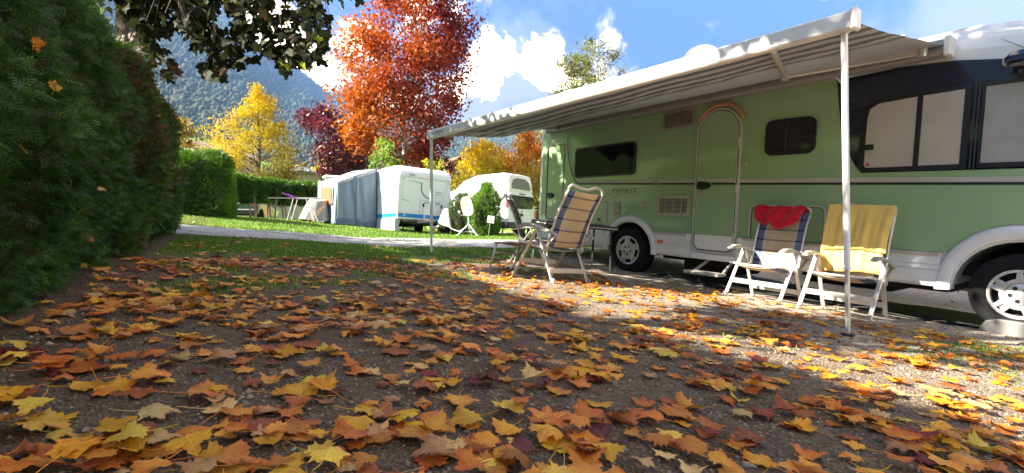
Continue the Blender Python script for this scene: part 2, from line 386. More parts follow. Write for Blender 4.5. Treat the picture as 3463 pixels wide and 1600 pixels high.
def hill_material():
    m_, nt, N, L, B = newmat('hillside')
    tc = N.new('ShaderNodeTexCoord'); at = N.new('ShaderNodeAttribute'); at.attribute_name = 'tint'
    n = N.new('ShaderNodeTexNoise'); n.inputs['Scale'].default_value = .02; n.inputs['Detail'].default_value = 8; L.new(tc.outputs['Object'], n.inputs['Vector'])
    f = ramp_node(N, [(.35, (.030, .048, .020)), (.6, (.055, .070, .030)), (.75, (.085, .070, .035))]); L.new(n.outputs['Fac'], f.inputs[0])
    n2 = N.new('ShaderNodeTexNoise'); n2.inputs['Scale'].default_value = .012; n2.inputs['Detail'].default_value = 3; L.new(tc.outputs['Object'], n2.inputs['Vector'])
    c2 = ramp_node(N, [(.40, (.16, .30, .035)), (.50, (.20, .34, .05)), (.54, (.17, .17, .09)), (.62, (.22, .22, .13))]); L.new(n2.outputs['Fac'], c2.inputs[0])
    mx = N.new('ShaderNodeMix'); mx.data_type = 'RGBA'; L.new(at.outputs['Fac'], mx.inputs['Factor']); L.new(c2.outputs[0], mx.inputs['A']); L.new(f.outputs[0], mx.inputs['B'])
    L.new(mx.outputs['Result'], B.inputs['Base Color']); B.inputs['Roughness'].default_value = 1; B.inputs['Specular IOR Level'].default_value = 0
    return m_
def build_hills():
    radii = np.concatenate([np.geomspace(112, 640, 26), np.geomspace(680, 2300, 44), [2450]]); nang = 300
    th = np.linspace(-pi, pi, nang+1); R, T = np.meshgrid(radii, th, indexing='ij'); X = R*np.sin(T); Y = R*np.cos(T); Z = hill_h(X, Y, R, T)
    V = np.stack([X, Y, Z], -1).reshape(-1, 3); i, j = np.meshgrid(np.arange(len(radii)-1), np.arange(nang), indexing='ij')
    a = (i*(nang+1)+j).ravel(); F = np.stack([a, a+1, a+nang+2, a+nang+1], -1)[:, ::-1]
    o = link('hills', np_mesh('hills', V, F, hill_material(), attr=sstep(560, 640, R).ravel(), smooth=True)); setp(o, kind='structure')
    # the forest: every tree a little cone or dome
    n = 38000
    T = np.radians(rng.uniform(-58, 30, n)); R = np.exp(rng.uniform(math.log(560), math.log(2310), n)); R = np.where(rng.random(n) < .12, rng.uniform(2150, 2310, n), R)
    keep = (R > 640) | (rng.random(n) < .5); T, R = T[keep], R[keep]; n = len(T)
    X = R*np.sin(T); Y = R*np.cos(T); Z = hill_h(X, Y, R, T)
    H = rng.uniform(7, 14.5, n)*(.6+.4*np.clip(R/1500, .5, 1.2)); con = rng.random(n) < .6
    rad = np.where(con, H*rng.uniform(.19, .27, n), H*rng.uniform(.32, .45, n))
    k = 6; ang = np.arange(k)*2*pi/k
    prof = np.where(con[:, None], np.array([[.0, 1.0, .55]]), np.array([[.12, .8, .9]]))       # radius factors of three rings
    zz = np.where(con[:, None], np.array([[.0, .08, .5]]), np.array([[.1, .35, .72]]))
    rings = []
    for q in range(3):
        jit = 1+rng.uniform(-.25, .25, (n, k))
        rr = rad[:, None]*np.maximum(prof[:, q:q+1], .02)*jit
        rings.append(np.stack([X[:, None]+rr*np.cos(ang), Y[:, None]+rr*np.sin(ang), (Z+H*zz[:, q])[:, None]+0*rr], -1))
    top = np.stack([X, Y, Z+H], -1)[:, None]
    V = np.concatenate(rings[1:]+[top], 1); per = 2*k+1          # two rings and the tip
    base = (np.arange(n)*per)[:, None]; f = []
    for j in range(k):
        j2 = (j+1) % k
        f += [np.stack([base[:, 0]+j, base[:, 0]+j2, base[:, 0]+k+j2], -1), np.stack([base[:, 0]+j, base[:, 0]+k+j2, base[:, 0]+k+j], -1), np.stack([base[:, 0]+k+j, base[:, 0]+k+j2, base[:, 0]+2*k], -1)]
    F = np.concatenate(f)
    tint = np.where(con, rng.uniform(.1, .45, n), rng.uniform(.25, .75, n)+.25*(rng.random(n) < .12)); tint = np.repeat(tint, per)
    m_ = foliage('forest_foliage', [(.016, .030, .014), (.024, .044, .018), (.040, .062, .022), (.060, .070, .026), (.078, .066, .030), (.095, .055, .032)], .1, .9, pscale=.004)
    o2 = link('forest', np_mesh('forest', V.reshape(-1, 3), F, m_, attr=tint)); setp(o2, kind='stuff')
    return o
hills = build_hills()
# vineyard rows on the lower slope
def vineyard():
    V = []; F = []; tt = []
    for r in range(20):
        for s in range(16):
            T = math.radians(-25.5+r*.30); R0 = 300+s*14; R1 = R0+15; T2 = T+.0006*r*0
            for a in (0,):
                p0 = np.array([R0*math.sin(T), R0*math.cos(T)]); p1 = np.array([R1*math.sin(T), R1*math.cos(T)]); nrm = np.array([math.cos(T), -math.sin(T)])*.42
                z0 = float(hill_h(*p0, np.array(R0), np.array(T))); z1 = float(hill_h(*p1, np.array(R1), np.array(T)))
                b = len(V); h = rng.uniform(1.7, 2.1)
                for (p, z) in ((p0, z0), (p1, z1)):
                    V += [(*(p-nrm), z), (*(p-nrm*.7), z+h), (*(p+nrm*.7), z+h), (*(p+nrm), z)]
                F += [(b, b+1, b+5, b+4), (b+1, b+2, b+6, b+5), (b+2, b+3, b+7, b+6), (b, b+3, b+2, b+1)]; tt += [rng.uniform(.2, 1)]*8
    m_ = foliage('vine_leaves', [(.05, .10, .02), (.12, .16, .03), (.22, .19, .05)], .2, .8, pscale=.05)
    o = link('vineyard_rows', np_mesh('vineyard_rows', np.array(V), np.array(F), m_, attr=np.array(tt))); setp(o, kind='stuff')
vineyard()
# the air of the valley
def haze():
    hb = MB().box((0, 0, 0), (2, 2, 2))
    m_ = bpy.data.materials.new('valley_air'); m_.use_nodes = True; N = m_.node_tree.nodes
    for n in list(N):
        if n.type != 'OUTPUT_MATERIAL': N.remove(n)
    v = N.new('ShaderNodeVolumePrincipled'); v.inputs['Color'].default_value = (.27, .50, 1.0, 1); v.inputs['Density'].default_value = HAZE
    v.inputs['Anisotropy'].default_value = .1
    m_.node_tree.links.new(v.outputs[0], N['Material Output'].inputs['Volume'])
    o = hb.build('haze', m_); o.location = (0, 0, 623); o.scale = (2700, 2700, 627); setp(o, kind='stuff')
HAZE = 1.35e-4
haze()
# ------------------------------------------------------------------ vegetation
_lat = np.random.default_rng(2).random((64, 64, 64))
def vnoise(x, y, z):
    x, y, z = [np.asarray(a, float) for a in (x, y, z)]
    xi, yi, zi = [np.floor(a).astype(int) for a in (x, y, z)]; fx, fy, fz = x-xi, y-yi, z-zi
    fx, fy, fz = [t*t*(3-2*t) for t in (fx, fy, fz)]; r = 0
    for dx in (0, 1):
        for dy in (0, 1):
            for dz in (0, 1):
                w = (fx if dx else 1-fx)*(fy if dy else 1-fy)*(fz if dz else 1-fz)
                r = r+w*_lat[(xi+dx) % 64, (yi+dy) % 64, (zi+dz) % 64]
    return r
def unit(a): return a/np.maximum(np.linalg.norm(a, axis=-1, keepdims=True), 1e-9)
def stamp(T_v, T_f, pos, ax, nrm, size, tint, jit=0.0):
    """copy the template (local x along ax, z along nrm) to many places, as one mesh"""
    ax = unit(ax); nrm = unit(nrm-ax*(ax*nrm).sum(-1, keepdims=True)); lat = np.cross(nrm, ax)
    V = pos[:, None]+size[:, None, None]*(T_v[None, :, 0:1]*ax[:, None]+T_v[None, :, 1:2]*lat[:, None]+T_v[None, :, 2:3]*nrm[:, None])
    F = T_f[None]+(np.arange(len(pos))*len(T_v))[:, None, None]
    tt = np.repeat(tint, len(T_v)) + (np.random.default_rng(3).uniform(-jit, jit, len(pos)*len(T_v)) if jit else 0)
    return V.reshape(-1, 3), F.reshape(-1, T_f.shape[1]), tt
def frond(nside, w=.07):
    V = []; F = []
    def blade(p, d, l, wd, z):
        n = np.array([-d[1], d[0]]); b = len(V)
        V.extend([(*p, z), (*(p+d*l*.55+n*wd), z-.02), (*(p+d*l), z-.06), (*(p+d*l*.55-n*wd), z-.02)]); F.append((b, b+1, b+2, b+3))
    blade(np.array([0., 0.]), np.array([1., 0.]), 1.0, w*.6, 0)
    for i in range(nside):
        t = .15+.7*i/max(1, nside-1)
        for s in (-1, 1):
            a = s*math.radians(42-8*t); blade(np.array([t, 0]), np.array([math.cos(a), math.sin(a)]), .52*(1.05-.75*t), w, .01)
    return np.array(V), np.array(F)
FR_BIG, FR_SM, FR_TINY = frond(5, .034), frond(3, .055), frond(1, .16)
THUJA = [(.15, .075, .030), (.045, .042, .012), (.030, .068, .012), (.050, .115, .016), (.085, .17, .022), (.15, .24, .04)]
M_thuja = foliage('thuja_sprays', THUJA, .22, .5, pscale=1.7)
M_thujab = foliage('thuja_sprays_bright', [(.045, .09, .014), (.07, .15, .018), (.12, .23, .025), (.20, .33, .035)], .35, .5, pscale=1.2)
M_inner = plain('thuja_light_block_core', (.022, .019, .011), .95, var=.4, scale=12)  # solid dark core added inside hedges and shrubs to block light
M_bark = plain('bark', (.13, .10, .075), .9, var=.35, scale=14, bump=1.0, bscale=26)
M_barkp = plain('pale_bark', (.36, .33, .29), .85, var=.35, scale=8, bump=.7, bscale=22)
M_barkl = plain('light_trunk_bark', (.25, .19, .14), .9, var=.3, scale=9, bump=.7, bscale=22)

def big_hedge():
    root = empty('thuja_hedge', (-3.3, 4.7, g(-3.3, 4.7)), 0, 'tall dark green clipped thuja hedge along the left edge of the leafy plot', 'hedge')
    dirv = np.array([-.47, .8827]); out = np.array([.8827, .47]); base = np.array([-1.77, 1.81]); L0, L1 = -1.9, 6.35; TOP = 2.16
    def surf(s, t):                      # s metres along, t 0..1 up the face, over the top to 1.6
        gz = G(base[0]+dirv[0]*s, base[1]+dirv[1]*s); Hh = TOP-.13*(1-sstep(1.5, 5.0, s))-gz
        inset = np.interp(t, [0, .12, .4, .75, .92, 1.0, 1.15, 1.6], [.14, .02, -.04, .04, .16, .30, .55, 1.1])
        zz = np.interp(t, [0, .92, 1.0, 1.1, 1.6], [0.0, .93, .985, 1.0, .99])*Hh
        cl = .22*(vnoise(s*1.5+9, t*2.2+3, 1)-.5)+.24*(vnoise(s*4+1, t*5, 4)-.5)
        endr = np.clip((s-(L1-.55))/.55, 0, 1)**2*.55+np.clip((L0+.4-s)/.4, 0, 1)**2*.4
        o = -inset+cl-endr
        return np.stack([base[0]+dirv[0]*s+out[0]*o, base[1]+dirv[1]*s+out[1]*o, gz+zz], -1), cl
    def put(n, size, TT, s, t, seed):
        r = np.random.default_rng(seed); p, cl = surf(s, t); p = p-np.concatenate([out, [0]])*r.uniform(0, .10, n)[:, None]*1.0
        topf = np.clip((t-.9)/.25, 0, 1)[:, None]
        nrm = np.array([out[0], out[1], 0])*(1-topf)+np.array([0.1, 0, 1])*topf
        ax = nrm*r.uniform(.35, 1, n)[:, None]+np.stack([dirv[0]*r.normal(0, .6, n), dirv[1]*r.normal(0, .6, n), r.normal(-.05, .6, n)], -1)
        nn = unit(np.stack([r.normal(0, 1, n), r.normal(0, 1, n), r.normal(0, .5, n)], -1))+nrm*.5
        dead = vnoise(s*1.1+31, t*2.4, 7)+.35*vnoise(s*4+3, t*7, 2)
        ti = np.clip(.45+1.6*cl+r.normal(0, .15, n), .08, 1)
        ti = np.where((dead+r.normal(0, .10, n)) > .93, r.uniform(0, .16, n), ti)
        return stamp(*TT, p, ax, nn, size*r.uniform(.7, 1.3, n), ti)
    r = np.random.default_rng(5)
    nA = 30000; sA = r.uniform(L0, 3.2, nA)                       # close part
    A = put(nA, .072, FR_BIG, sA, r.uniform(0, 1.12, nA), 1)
    nB = 20000; sB = r.uniform(3.0, L1, nB)
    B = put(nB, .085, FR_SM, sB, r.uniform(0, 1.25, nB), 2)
    nC = 3500; sC = r.uniform(L0, L1, nC); Cc = put(nC, .16, FR_SM, sC, r.uniform(1.0, 1.6, nC), 3)
    # the far end of the hedge, rounded
    nD = 4500; a = r.uniform(0, pi/2, nD); zt = r.uniform(0, 1, nD); ex = base+dirv*(L1-.5)
    rad = .5-.30*np.clip((zt-.75)/.25, 0, 1)**2
    gz = g(*ex); px_ = ex[0]-out[0]*(.55-rad*np.cos(a))+dirv[0]*rad*np.sin(a)*1.1; py_ = ex[1]-out[1]*(.55-rad*np.cos(a))+dirv[1]*rad*np.sin(a)*1.1
    pD = np.stack([px_, py_, gz+zt*(TOP-gz)], -1); nd = np.stack([out[0]*np.cos(a)+dirv[0]*np.sin(a), out[1]*np.cos(a)+dirv[1]*np.sin(a), 0*a], -1)
    D = stamp(*FR_SM, pD, nd+r.normal(0, .45, (nD, 3)), r.normal(0, 1, (nD, 3)), .075*r.uniform(.7, 1.3, nD), np.clip(.42+r.normal(0, .16, nD), .08, 1))
    V = []; F = []; T = []; b = 0
    for v, f, t in (A, B, Cc, D): V.append(v); F.append(f+b); T.append(t); b += len(v)
    V = np.concatenate(V); V = V-np.array(root.location)
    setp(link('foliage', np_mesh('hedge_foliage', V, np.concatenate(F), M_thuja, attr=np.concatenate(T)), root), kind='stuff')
    s = np.linspace(L0+.12, L1-.35, 90); t = np.linspace(0, 1.6, 24); S, Tt = np.meshgrid(s, t, indexing='ij'); p, _ = surf(S.ravel(), Tt.ravel())
    p = p-np.concatenate([out, [0]])*.13-np.array([0, 0, .06])*(Tt.ravel() > .9)[:, None]; p = p.reshape(90, 24, 3)
    back = p[:, -1:].copy(); back[..., 2] = G(back[..., 0], back[..., 1])-.1; p = np.concatenate([p, back], 1); nv = 25
    i, j = np.meshgrid(np.arange(89), np.arange(nv-1), indexing='ij'); a = (i*nv+j).ravel(); F = np.stack([a, a+1, a+nv+1, a+nv], -1)
    me = np_mesh('light_block_core', p.reshape(-1, 3)-np.array(root.location), F, M_inner); link('light_block_core', me, root)
    end = MB(); 
    for e in (0, -1): end.add([tuple(q) for q in p[e]-np.array(root.location)], [tuple(range(nv))])
    end.build('light_block_core_end', M_inner, root)
    return surf
hedge_surf = big_hedge()

def shrub_mass(name, x, y, h, prof, n, size, label, cat='hedge', group=None, mat=None, TT=None, core=True, dirx=(1, 0), length=0.0, seed=1, trunks=0, ti0=.5, base=0.0, parts='foliage', mats=None, lean=0):
    """an upright clipped shrub: prof = [(t, radius)], length stretches it along dirx"""
    r = np.random.default_rng(seed); z0 = g(x, y); root = empty(name, (x, y, z0), 0, label, cat, group)
    t = r.uniform(0, 1, n)**.9; a = r.uniform(0, 2*pi, n); pr = np.array(prof); rad = np.interp(t, pr[:, 0], pr[:, 1])
    dx = np.array(dirx)/np.linalg.norm(dirx); dy = np.array([-dx[1], dx[0]])
    rad = rad*(1+.35*(vnoise(a*1.6+seed, t*4, 3)-.5)+.2*(vnoise(a*5, t*11, seed)-.5))
    sh = r.uniform(-.5, .5, n)*length
    if length: 
        wob = .16*(vnoise(sh*1.3+20, t*3, seed)-.5); rad = rad+wob
    c, s = np.cos(a), np.sin(a)
    e = np.where(length > 0, np.sign(c)*0, 0)
    lx = c*rad+sh; ly = s*rad
    top = np.clip((t-.86)/.14, 0, 1); f = np.where(top > 0, np.sqrt(r.random(n)), 1); lx = sh+(lx-sh)*f; ly = ly*f
    zz = base+(h-base)*(t-.03*(1-f))+ .05*r.normal(0, 1, n)*h*.3*top
    pos = np.stack([dx[0]*lx+dy[0]*ly, dx[1]*lx+dy[1]*ly, zz], -1)
    if lean: pos[:, 0] += lean*zz
    nr = np.stack([dx[0]*c+dy[0]*s, dx[1]*c+dy[1]*s, .35+1.3*top], -1)
    ax = unit(nr)+r.normal(0, .55, (n, 3)); nn = r.normal(0, 1, (n, 3))
    ti = np.clip(ti0+.5*(vnoise(a*2, t*5, 9)-.5)+r.normal(0, .13, n)+.18*top, .0, 1)
    V, F, T = stamp(*(TT or FR_TINY), pos, ax, nn, size*r.uniform(.7, 1.3, n), ti)
    setp(link(parts, np_mesh(parts, V, F, mat or M_thuja, attr=T), root), kind='stuff')
    if core:
        k = 14; m_ = MB(); rings = []
        for q in np.linspace(0, .96, 8):
            rr = max(.02, float(np.interp(q, pr[:, 0], pr[:, 1]))*.80)
            for j in range(k):
                aa = 2*pi*j/k; lx = math.cos(aa)*rr+math.copysign(length/2*.97, math.cos(aa)) if length else math.cos(aa)*rr
                ly = math.sin(aa)*rr; zq = base+(h-base)*q*.95
                m_.v.append((dx[0]*lx+dy[0]*ly+lean*zq, dx[1]*lx+dy[1]*ly, zq))
        for q in range(7):
            for j in range(k): m_.f.append((q*k+j, q*k+(j+1) % k, (q+1)*k+(j+1) % k, (q+1)*k+j)); m_.m.append(0)
        m_.f.append(tuple(7*k+j for j in range(k))); m_.m.append(0); m_.f.append(tuple(range(k))[::-1]); m_.m.append(0)
        m_.build('light_block_core', M_inner, root)
    return root

# leaf shapes
def leaf_kite(): return np.array([(0, 0, 0), (.45, .36, .10), (1, 0, -.06), (.45, -.36, .10)]), np.array([(0, 1, 2), (0, 2, 3)])
KITE = leaf_kite()
MAPLE_HALF = [(0, .0), (-.06, .12), (.02, .30), (-.02, .42), (.14, .36), (.20, .44), (.28, .40), (.36, .62), (.42, .52), (.52, .56), (.56, .44), (.66, .46), (.62, .24), (.72, .26), (.74, .15), (.90, .16), (1.04, 0)]
def maple_tpl(curl=0.0, cup=0.0, seed=0, droop=0.0, stem=True):
    """a five-lobed leaf: outline fan from the vein line; x along the mid rib, stem behind the base"""
    r = np.random.default_rng(seed); V = []; F = []
    h = [(x*1.0, y) for x, y in MAPLE_HALF]
    mid = [(0, 0), (.22, 0), (.45, 0), (.72, 0), (1.04, 0)]
    V += [(x, 0) for x, _ in mid]; nm = len(mid)
    def mid_of(x): return min(nm-1, max(0, int(np.argmin([abs(x*.62+.14-mx) for mx, _ in mid]))))
    for s in (1, -1):
        b = len(V); pts = [(x+r.normal(0, .012), s*max(0.0, y+r.normal(0, .014))) for x, y in h[1:-1]]; V += pts; idx = [0]+list(range(b, b+len(pts)))+[nm-1]
        ms_ = [0]+[mid_of(p[0]) for p in pts]+[nm-1]
        for i in range(1, len(ms_)): ms_[i] = max(ms_[i], ms_[i-1])
        for i in range(len(idx)-1):
            A, B_ = idx[i], idx[i+1]; ma, mb = ms_[i], ms_[i+1]
            if ma != A and A != ma: 
                if len({A, B_, ma}) == 3: F.append((A, B_, ma) if s < 0 else (A, ma, B_))
            while ma < mb:
                if len({B_, ma, ma+1}) == 3: F.append((B_, ma+1, ma) if s < 0 else (B_, ma, ma+1))
                ma += 1
    V = np.array([(x, y, 0.0) for x, y in V])
    x, y = V[:, 0]-.35, V[:, 1]
    z = cup*(np.abs(y)**1.5)*1.4+curl*(x*x)*.9-droop*np.clip(x, 0, 1)**2+.05*np.sin(9*x+seed)*np.abs(y)*2+.03*np.sin(14*y+seed*2)
    V[:, 2] = z
    if stem:
        b = len(V); w = .014; zs = float(z[0]); L = .75; bend = r.uniform(-.25, .25); up = r.uniform(-.05, .25)
        st = []
        for q in (0, .5, 1): st += [(-L*q, bend*q*q+w, zs+up*q*q), (-L*q, bend*q*q-w, zs+up*q*q+.0), (-L*q, bend*q*q, zs+up*q*q+.02)]
        V = np.concatenate([V, np.array(st)])
        for q in (0, 1):
            o = b+q*3
            for k in range(3): k2 = (k+1) % 3; F += [(o+k, o+k2, o+3+k2), (o+k, o+3+k2, o+3+k)]
    return V, np.array(F)

def tree(name, label, x, y, prof, trunk_r, n_leaf, size, mat, bark, cat='tree', group=None, seed=1, ncl=60, clr=.55, z0=None, cy=1.0, trunk_top=.8, two=False, hole=.12, tintfn=None, leaf=KITE, droop=0.0, xoff=0.0, limbs=26, bias=.5, tilt=0.0, shell=.15):
    """prof: [(height, left radius, right radius)] seen from the plot"""
    r = np.random.default_rng(seed); z0 = g(x, y) if z0 is None else z0
    root = empty(name, (x, y, z0), 0, label, cat, group); pr = np.array(prof, float); hmin, hmax = pr[0, 0], pr[-1, 0]
    cs = []
    while len(cs) < ncl:
        h = r.uniform(hmin, hmax); a = r.uniform(0, 2*pi); f = shell+(1-shell)*r.random()**bias
        rl, rr = np.interp(h, pr[:, 0], pr[:, 1]), np.interp(h, pr[:, 0], pr[:, 2]); mean = (rl+rr)/2
        if r.random() > (mean/max(pr[:, 1].max(), pr[:, 2].max()))*.85+.15: continue
        cxm = (rr-rl)/2; px_ = cxm+mean*f*math.cos(a); py_ = mean*cy*f*math.sin(a)
        if vnoise(px_*.7+seed, py_*.7+5, h*.7) < hole+.16: continue
        cs.append((px_, py_, h-.06*f*mean, f))
    cs = np.array(cs)
    big = np.interp(cs[:, 2], pr[:, 0], (pr[:, 1]+pr[:, 2])/2); big = np.clip(big, .35*clr, 3)/3
    per = n_leaf//ncl; crad = clr*r.uniform(.6, 1.35, ncl)*(.65+.6*big)
    pos = np.repeat(cs[:, :3], per, 0)+np.repeat(crad, per)[:, None]*np.clip(r.normal(0, .5, (per*ncl, 3)), -1.15, 1.15)*np.array([1, 1, .75])
    rel = (np.repeat(cs[:, 2], per)-hmin)/(hmax-hmin); n = len(pos)
    ax = r.normal(0, 1, (n, 3))+np.array([0, 0, -.5-droop]); nn = r.normal(0, .7, (n, 3))+np.array([0, 0, .9])
    ti = np.clip(np.repeat(r.uniform(.1, .9, ncl), per)*.75+r.uniform(0, .25, n), 0, 1)
    if tintfn: ti = np.clip(tintfn(pos, ti, r, hmin, hmax), 0, 1)
    V, F, T = stamp(*leaf, pos, ax, nn, size*r.uniform(.65, 1.3, n), ti)
    setp(link('crown', np_mesh('crown', V, F, mat, attr=T), root), kind='stuff')
    b = MB(); th = hmin+(hmax-hmin)*trunk_top
    stems = [(-.5*trunk_r*2.4, -.12), (.5*trunk_r*2.4, .10)] if two else [(0, 0)]
    for k, (sx, sl) in enumerate(stems):
        pts = []; rs = []
        for i in range(9):
            q = i/8; pts.append((xoff*q+sx*(.6+q)+sl*q*3+tilt*q*th+.06*math.sin(5*q+seed+k), .05*math.sin(4*q+k*2+seed), -.15+q*(th+.15))); rs.append(trunk_r*(1.25-.9*q if i else 1.5))
        MB().tube(pts, rs, 9).build('trunk', bark, root, True)
        stems[k] = pts
    order = r.permutation(ncl)[:limbs]
    for i in order:
        c = cs[i]; pts = stems[i % len(stems)]; hz = max(.35*hmin, min(th*.97, c[2]-.55*math.hypot(c[0], c[1])-.2)); hz = max(hz, .3*th if th > 2 else .1)
        q = np.clip((hz+.15)/(th+.15), 0, 1)*8; k0 = int(min(7, q)); s0 = np.array(pts[k0])*(1-(q-k0))+np.array(pts[k0+1])*(q-k0)
        e = c[:3]; m1 = s0*.6+e*.4+np.array([0, 0, -.1]); m2 = s0*.25+e*.75+r.normal(0, .08, 3)
        rr = trunk_r*(.42-.25*hz/th)
        b.tube([s0, m1, m2, e], [rr, rr*.7, rr*.45, rr*.15], 5)
    if b.v: b.build('branches', bark, root, True)
    return root

def box_hedge(name, x, y, heading, length, width, h, n, size, label, seed, TT=FR_SM, mat=None, ti0=.45):
    """clipped block: (x, y) is the middle of the near end, heading runs away along its length"""
    r = np.random.default_rng(seed); z0 = g(x, y); root = empty(name, (x, y, z0), 0, label, 'hedge'); d = np.array([math.cos(heading), math.sin(heading)]); l = np.array([-d[1], d[0]])
    areas = np.array([width*h*1.6, length*h, length*h*.4, length*width*.9]); f = r.choice(4, n, p=areas/areas.sum()); u = r.random(n); v = r.random(n)
    L = np.select([f == 0, f == 1, f == 2, f == 3], [0*u, u*length, u*length, u*length]); Wd = np.select([f == 0, f == 1, f == 2, f == 3], [(u-.5)*width, 0*u-width/2, 0*u+width/2, (v-.5)*width]); Z = np.where(f == 3, h, v*h)
    nr = np.select([(f == 0)[:, None], (f == 1)[:, None], (f == 2)[:, None], (f == 3)[:, None]], [np.array([-1., 0, .1]), np.array([0., -1, .1]), np.array([0., 1, .1]), np.array([0., 0, 1])])
    q = np.stack([L, Wd, Z], -1); c = np.array([length/2, 0, h*.42]); e = np.abs(q-c)/np.array([length/2, width/2, h*.58]); k = np.sum(np.clip(e, 0, 1)**5, -1)**(1/5); q = c+(q-c)/np.maximum(k, 1)[:, None]
    nr = unit(nr+.8*(q-c)/np.array([length/2, width/2, h*.58])**1)
    q = q+nr*(.22*(vnoise(q[:, 0]*1.8+seed, q[:, 1]*1.8+7, q[:, 2]*1.8)-.5)-.07*r.random(n))[:, None]
    to = lambda a: np.stack([d[0]*a[:, 0]+l[0]*a[:, 1], d[1]*a[:, 0]+l[1]*a[:, 1], a[:, 2]], -1)
    ti = np.clip(ti0+.7*(vnoise(q[:, 0]*2.5, q[:, 1]*2.5+3, q[:, 2]*2.5)-.5)+r.normal(0, .13, n), 0, 1)
    V, F, T = stamp(*TT, to(q), to(nr)+r.normal(0, .5, (n, 3)), r.normal(0, 1, (n, 3)), size*r.uniform(.7, 1.3, n), ti)
    setp(link('foliage', np_mesh('foliage', V, F, mat or M_thujab, attr=T), root), kind='stuff')
    b = MB(); b.box((length/2, 0, h*.44), (length-.45, width-.45, h*.86), bev=.25); o = b.build('light_block_core', M_inner, root); o.rotation_euler = (0, 0, heading)
    return root
# ------------------------------------------------------------------ the plants of this place
box_hedge('thuja_hedge', -8.55, 14.0, math.radians(117), 5.0, 1.75, 1.82, 15000, .13, 'squat bright green thuja hedge block with rounded top beyond the gravel road', 3)
def far_thujas():
    lab = ['thuja bush at the left end of the far hedge, hanging low beside the big hedge', 'far thuja bush with two tall bare trunks in front of the blue car', 'far thuja bush right of the blue car with bright low tuft',
           'far thuja bush above two pale trunks left of the triple trunk', 'far thuja bush on three bare trunks growing close together', 'far thuja bush just left of the drying rack tip',
           'far thuja bush behind the purple hinges of the drying rack', 'far thuja bush above the white drying rack bar', 'far thuja bush directly beside the tent awning']
    px = [752, 792, 838, 880, 917, 956, 996, 1038, 1080]; low = [.1, .98, .62, .66, .78, .62, .72, .66, .7]; top = [1.72, 1.78, 1.74, 1.7, 1.74, 1.68, 1.70, 1.72, 1.74]
    trunks = [[], [757, 773, 787], [848, 862], [868], [902, 916, 929], [958, 970], [985], [1040], [1079]]
    for i, p in enumerate(px):
        Z = 21+.40*i; x, y = gx(p, Z); w = .36
        root = shrub_mass('thuja_tree', x, y, top[i], [(0, .20), (.12, w), (.5, w*1.04), (.85, w*.9), (1, w*.45)], 1500, .15, lab[i], 'thuja', 'far hedge of thuja bushes', M_thujab, FR_TINY, seed=20+i, ti0=.28, base=low[i], parts='crown')
        for j, t in enumerate(trunks[i]):
            tx, ty = gx(t, Z-.15); b = MB(); lx, ly = tx-x, ty-y; ln = rng.uniform(-.10, .10)
            b.tube([(lx, ly, -.1), (lx+ln*.4, ly, .3), (lx+ln, ly+.03, low[i]+.35), (lx+ln*1.3, ly+.15, low[i]+.7)], [.045, .035, .03, .02], 7); b.build('trunk', M_barkl, root, True)
far_thujas()
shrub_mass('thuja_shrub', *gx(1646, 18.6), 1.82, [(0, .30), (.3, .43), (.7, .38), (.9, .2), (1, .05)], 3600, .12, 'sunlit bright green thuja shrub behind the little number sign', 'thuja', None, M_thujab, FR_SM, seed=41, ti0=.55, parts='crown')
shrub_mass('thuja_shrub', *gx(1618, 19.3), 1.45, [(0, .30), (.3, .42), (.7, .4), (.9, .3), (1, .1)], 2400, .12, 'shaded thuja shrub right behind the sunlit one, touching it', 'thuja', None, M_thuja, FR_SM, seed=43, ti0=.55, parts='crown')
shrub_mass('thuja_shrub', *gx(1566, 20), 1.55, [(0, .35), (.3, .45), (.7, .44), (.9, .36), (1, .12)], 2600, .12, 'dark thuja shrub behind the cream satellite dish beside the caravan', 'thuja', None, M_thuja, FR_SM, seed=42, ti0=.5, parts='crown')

M_gold = foliage('golden_leaves', [(.11, .10, .025), (.25, .21, .025), (.42, .33, .022), (.52, .37, .025), (.58, .31, .03)], .40, .6, pscale=.5)
M_olive = foliage('olive_orange_leaves', [(.10, .11, .03), (.24, .20, .05), (.36, .26, .05), (.42, .22, .05)], .4, .6, pscale=.5)
M_purple = foliage('purple_leaves', [(.045, .010, .018), (.085, .014, .026), (.15, .022, .038), (.24, .05, .06)], .25, .35, pscale=.6, spec=.6)
M_orange = foliage('flame_leaves', [(.05, .007, .009), (.11, .010, .009), (.22, .026, .009), (.32, .066, .011), (.42, .13, .016)], .34, .55, pscale=.35)
M_mixed = foliage('turning_leaves', [(.09, .13, .02), (.30, .27, .03), (.50, .34, .03), (.52, .17, .025), (.50, .07, .02)], .42, .6, pscale=.45)
M_yelgreen = foliage('yellow_green_leaves', [(.14, .19, .02), (.30, .34, .03), (.52, .44, .03), (.70, .46, .03)], .45, .6, pscale=.45)
M_birch = foliage('birch_leaves', [(.05, .075, .025), (.10, .125, .035), (.20, .20, .05), (.36, .28, .06)], .35, .55, pscale=.5)
M_lime = foliage('lime_leaves', [(.10, .17, .03), (.20, .30, .05), (.32, .38, .07)], .4, .6, pscale=.4)
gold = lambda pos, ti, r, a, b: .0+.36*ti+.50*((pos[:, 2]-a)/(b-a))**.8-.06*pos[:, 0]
tree('yellow_tree', 'golden yellow pyramid shaped tree rising behind the far thuja hedge', *gx(872, 30), [(1.2, 1.7, 1.6), (2.0, 2.5, 2.5), (2.7, 2.7, 2.7), (3.4, 3.1, 2.5), (4.2, 3.1, 2.1), (5.0, 2.1, 1.5), (5.8, 1.3, 1.2), (6.6, .6, .75), (7.6, .15, .18)], .13, 27000, .105, M_gold, M_bark, seed=5, ncl=130, clr=.55, hole=.04, tintfn=gold, limbs=60, bias=.42, trunk_top=.85, z0=1.42)
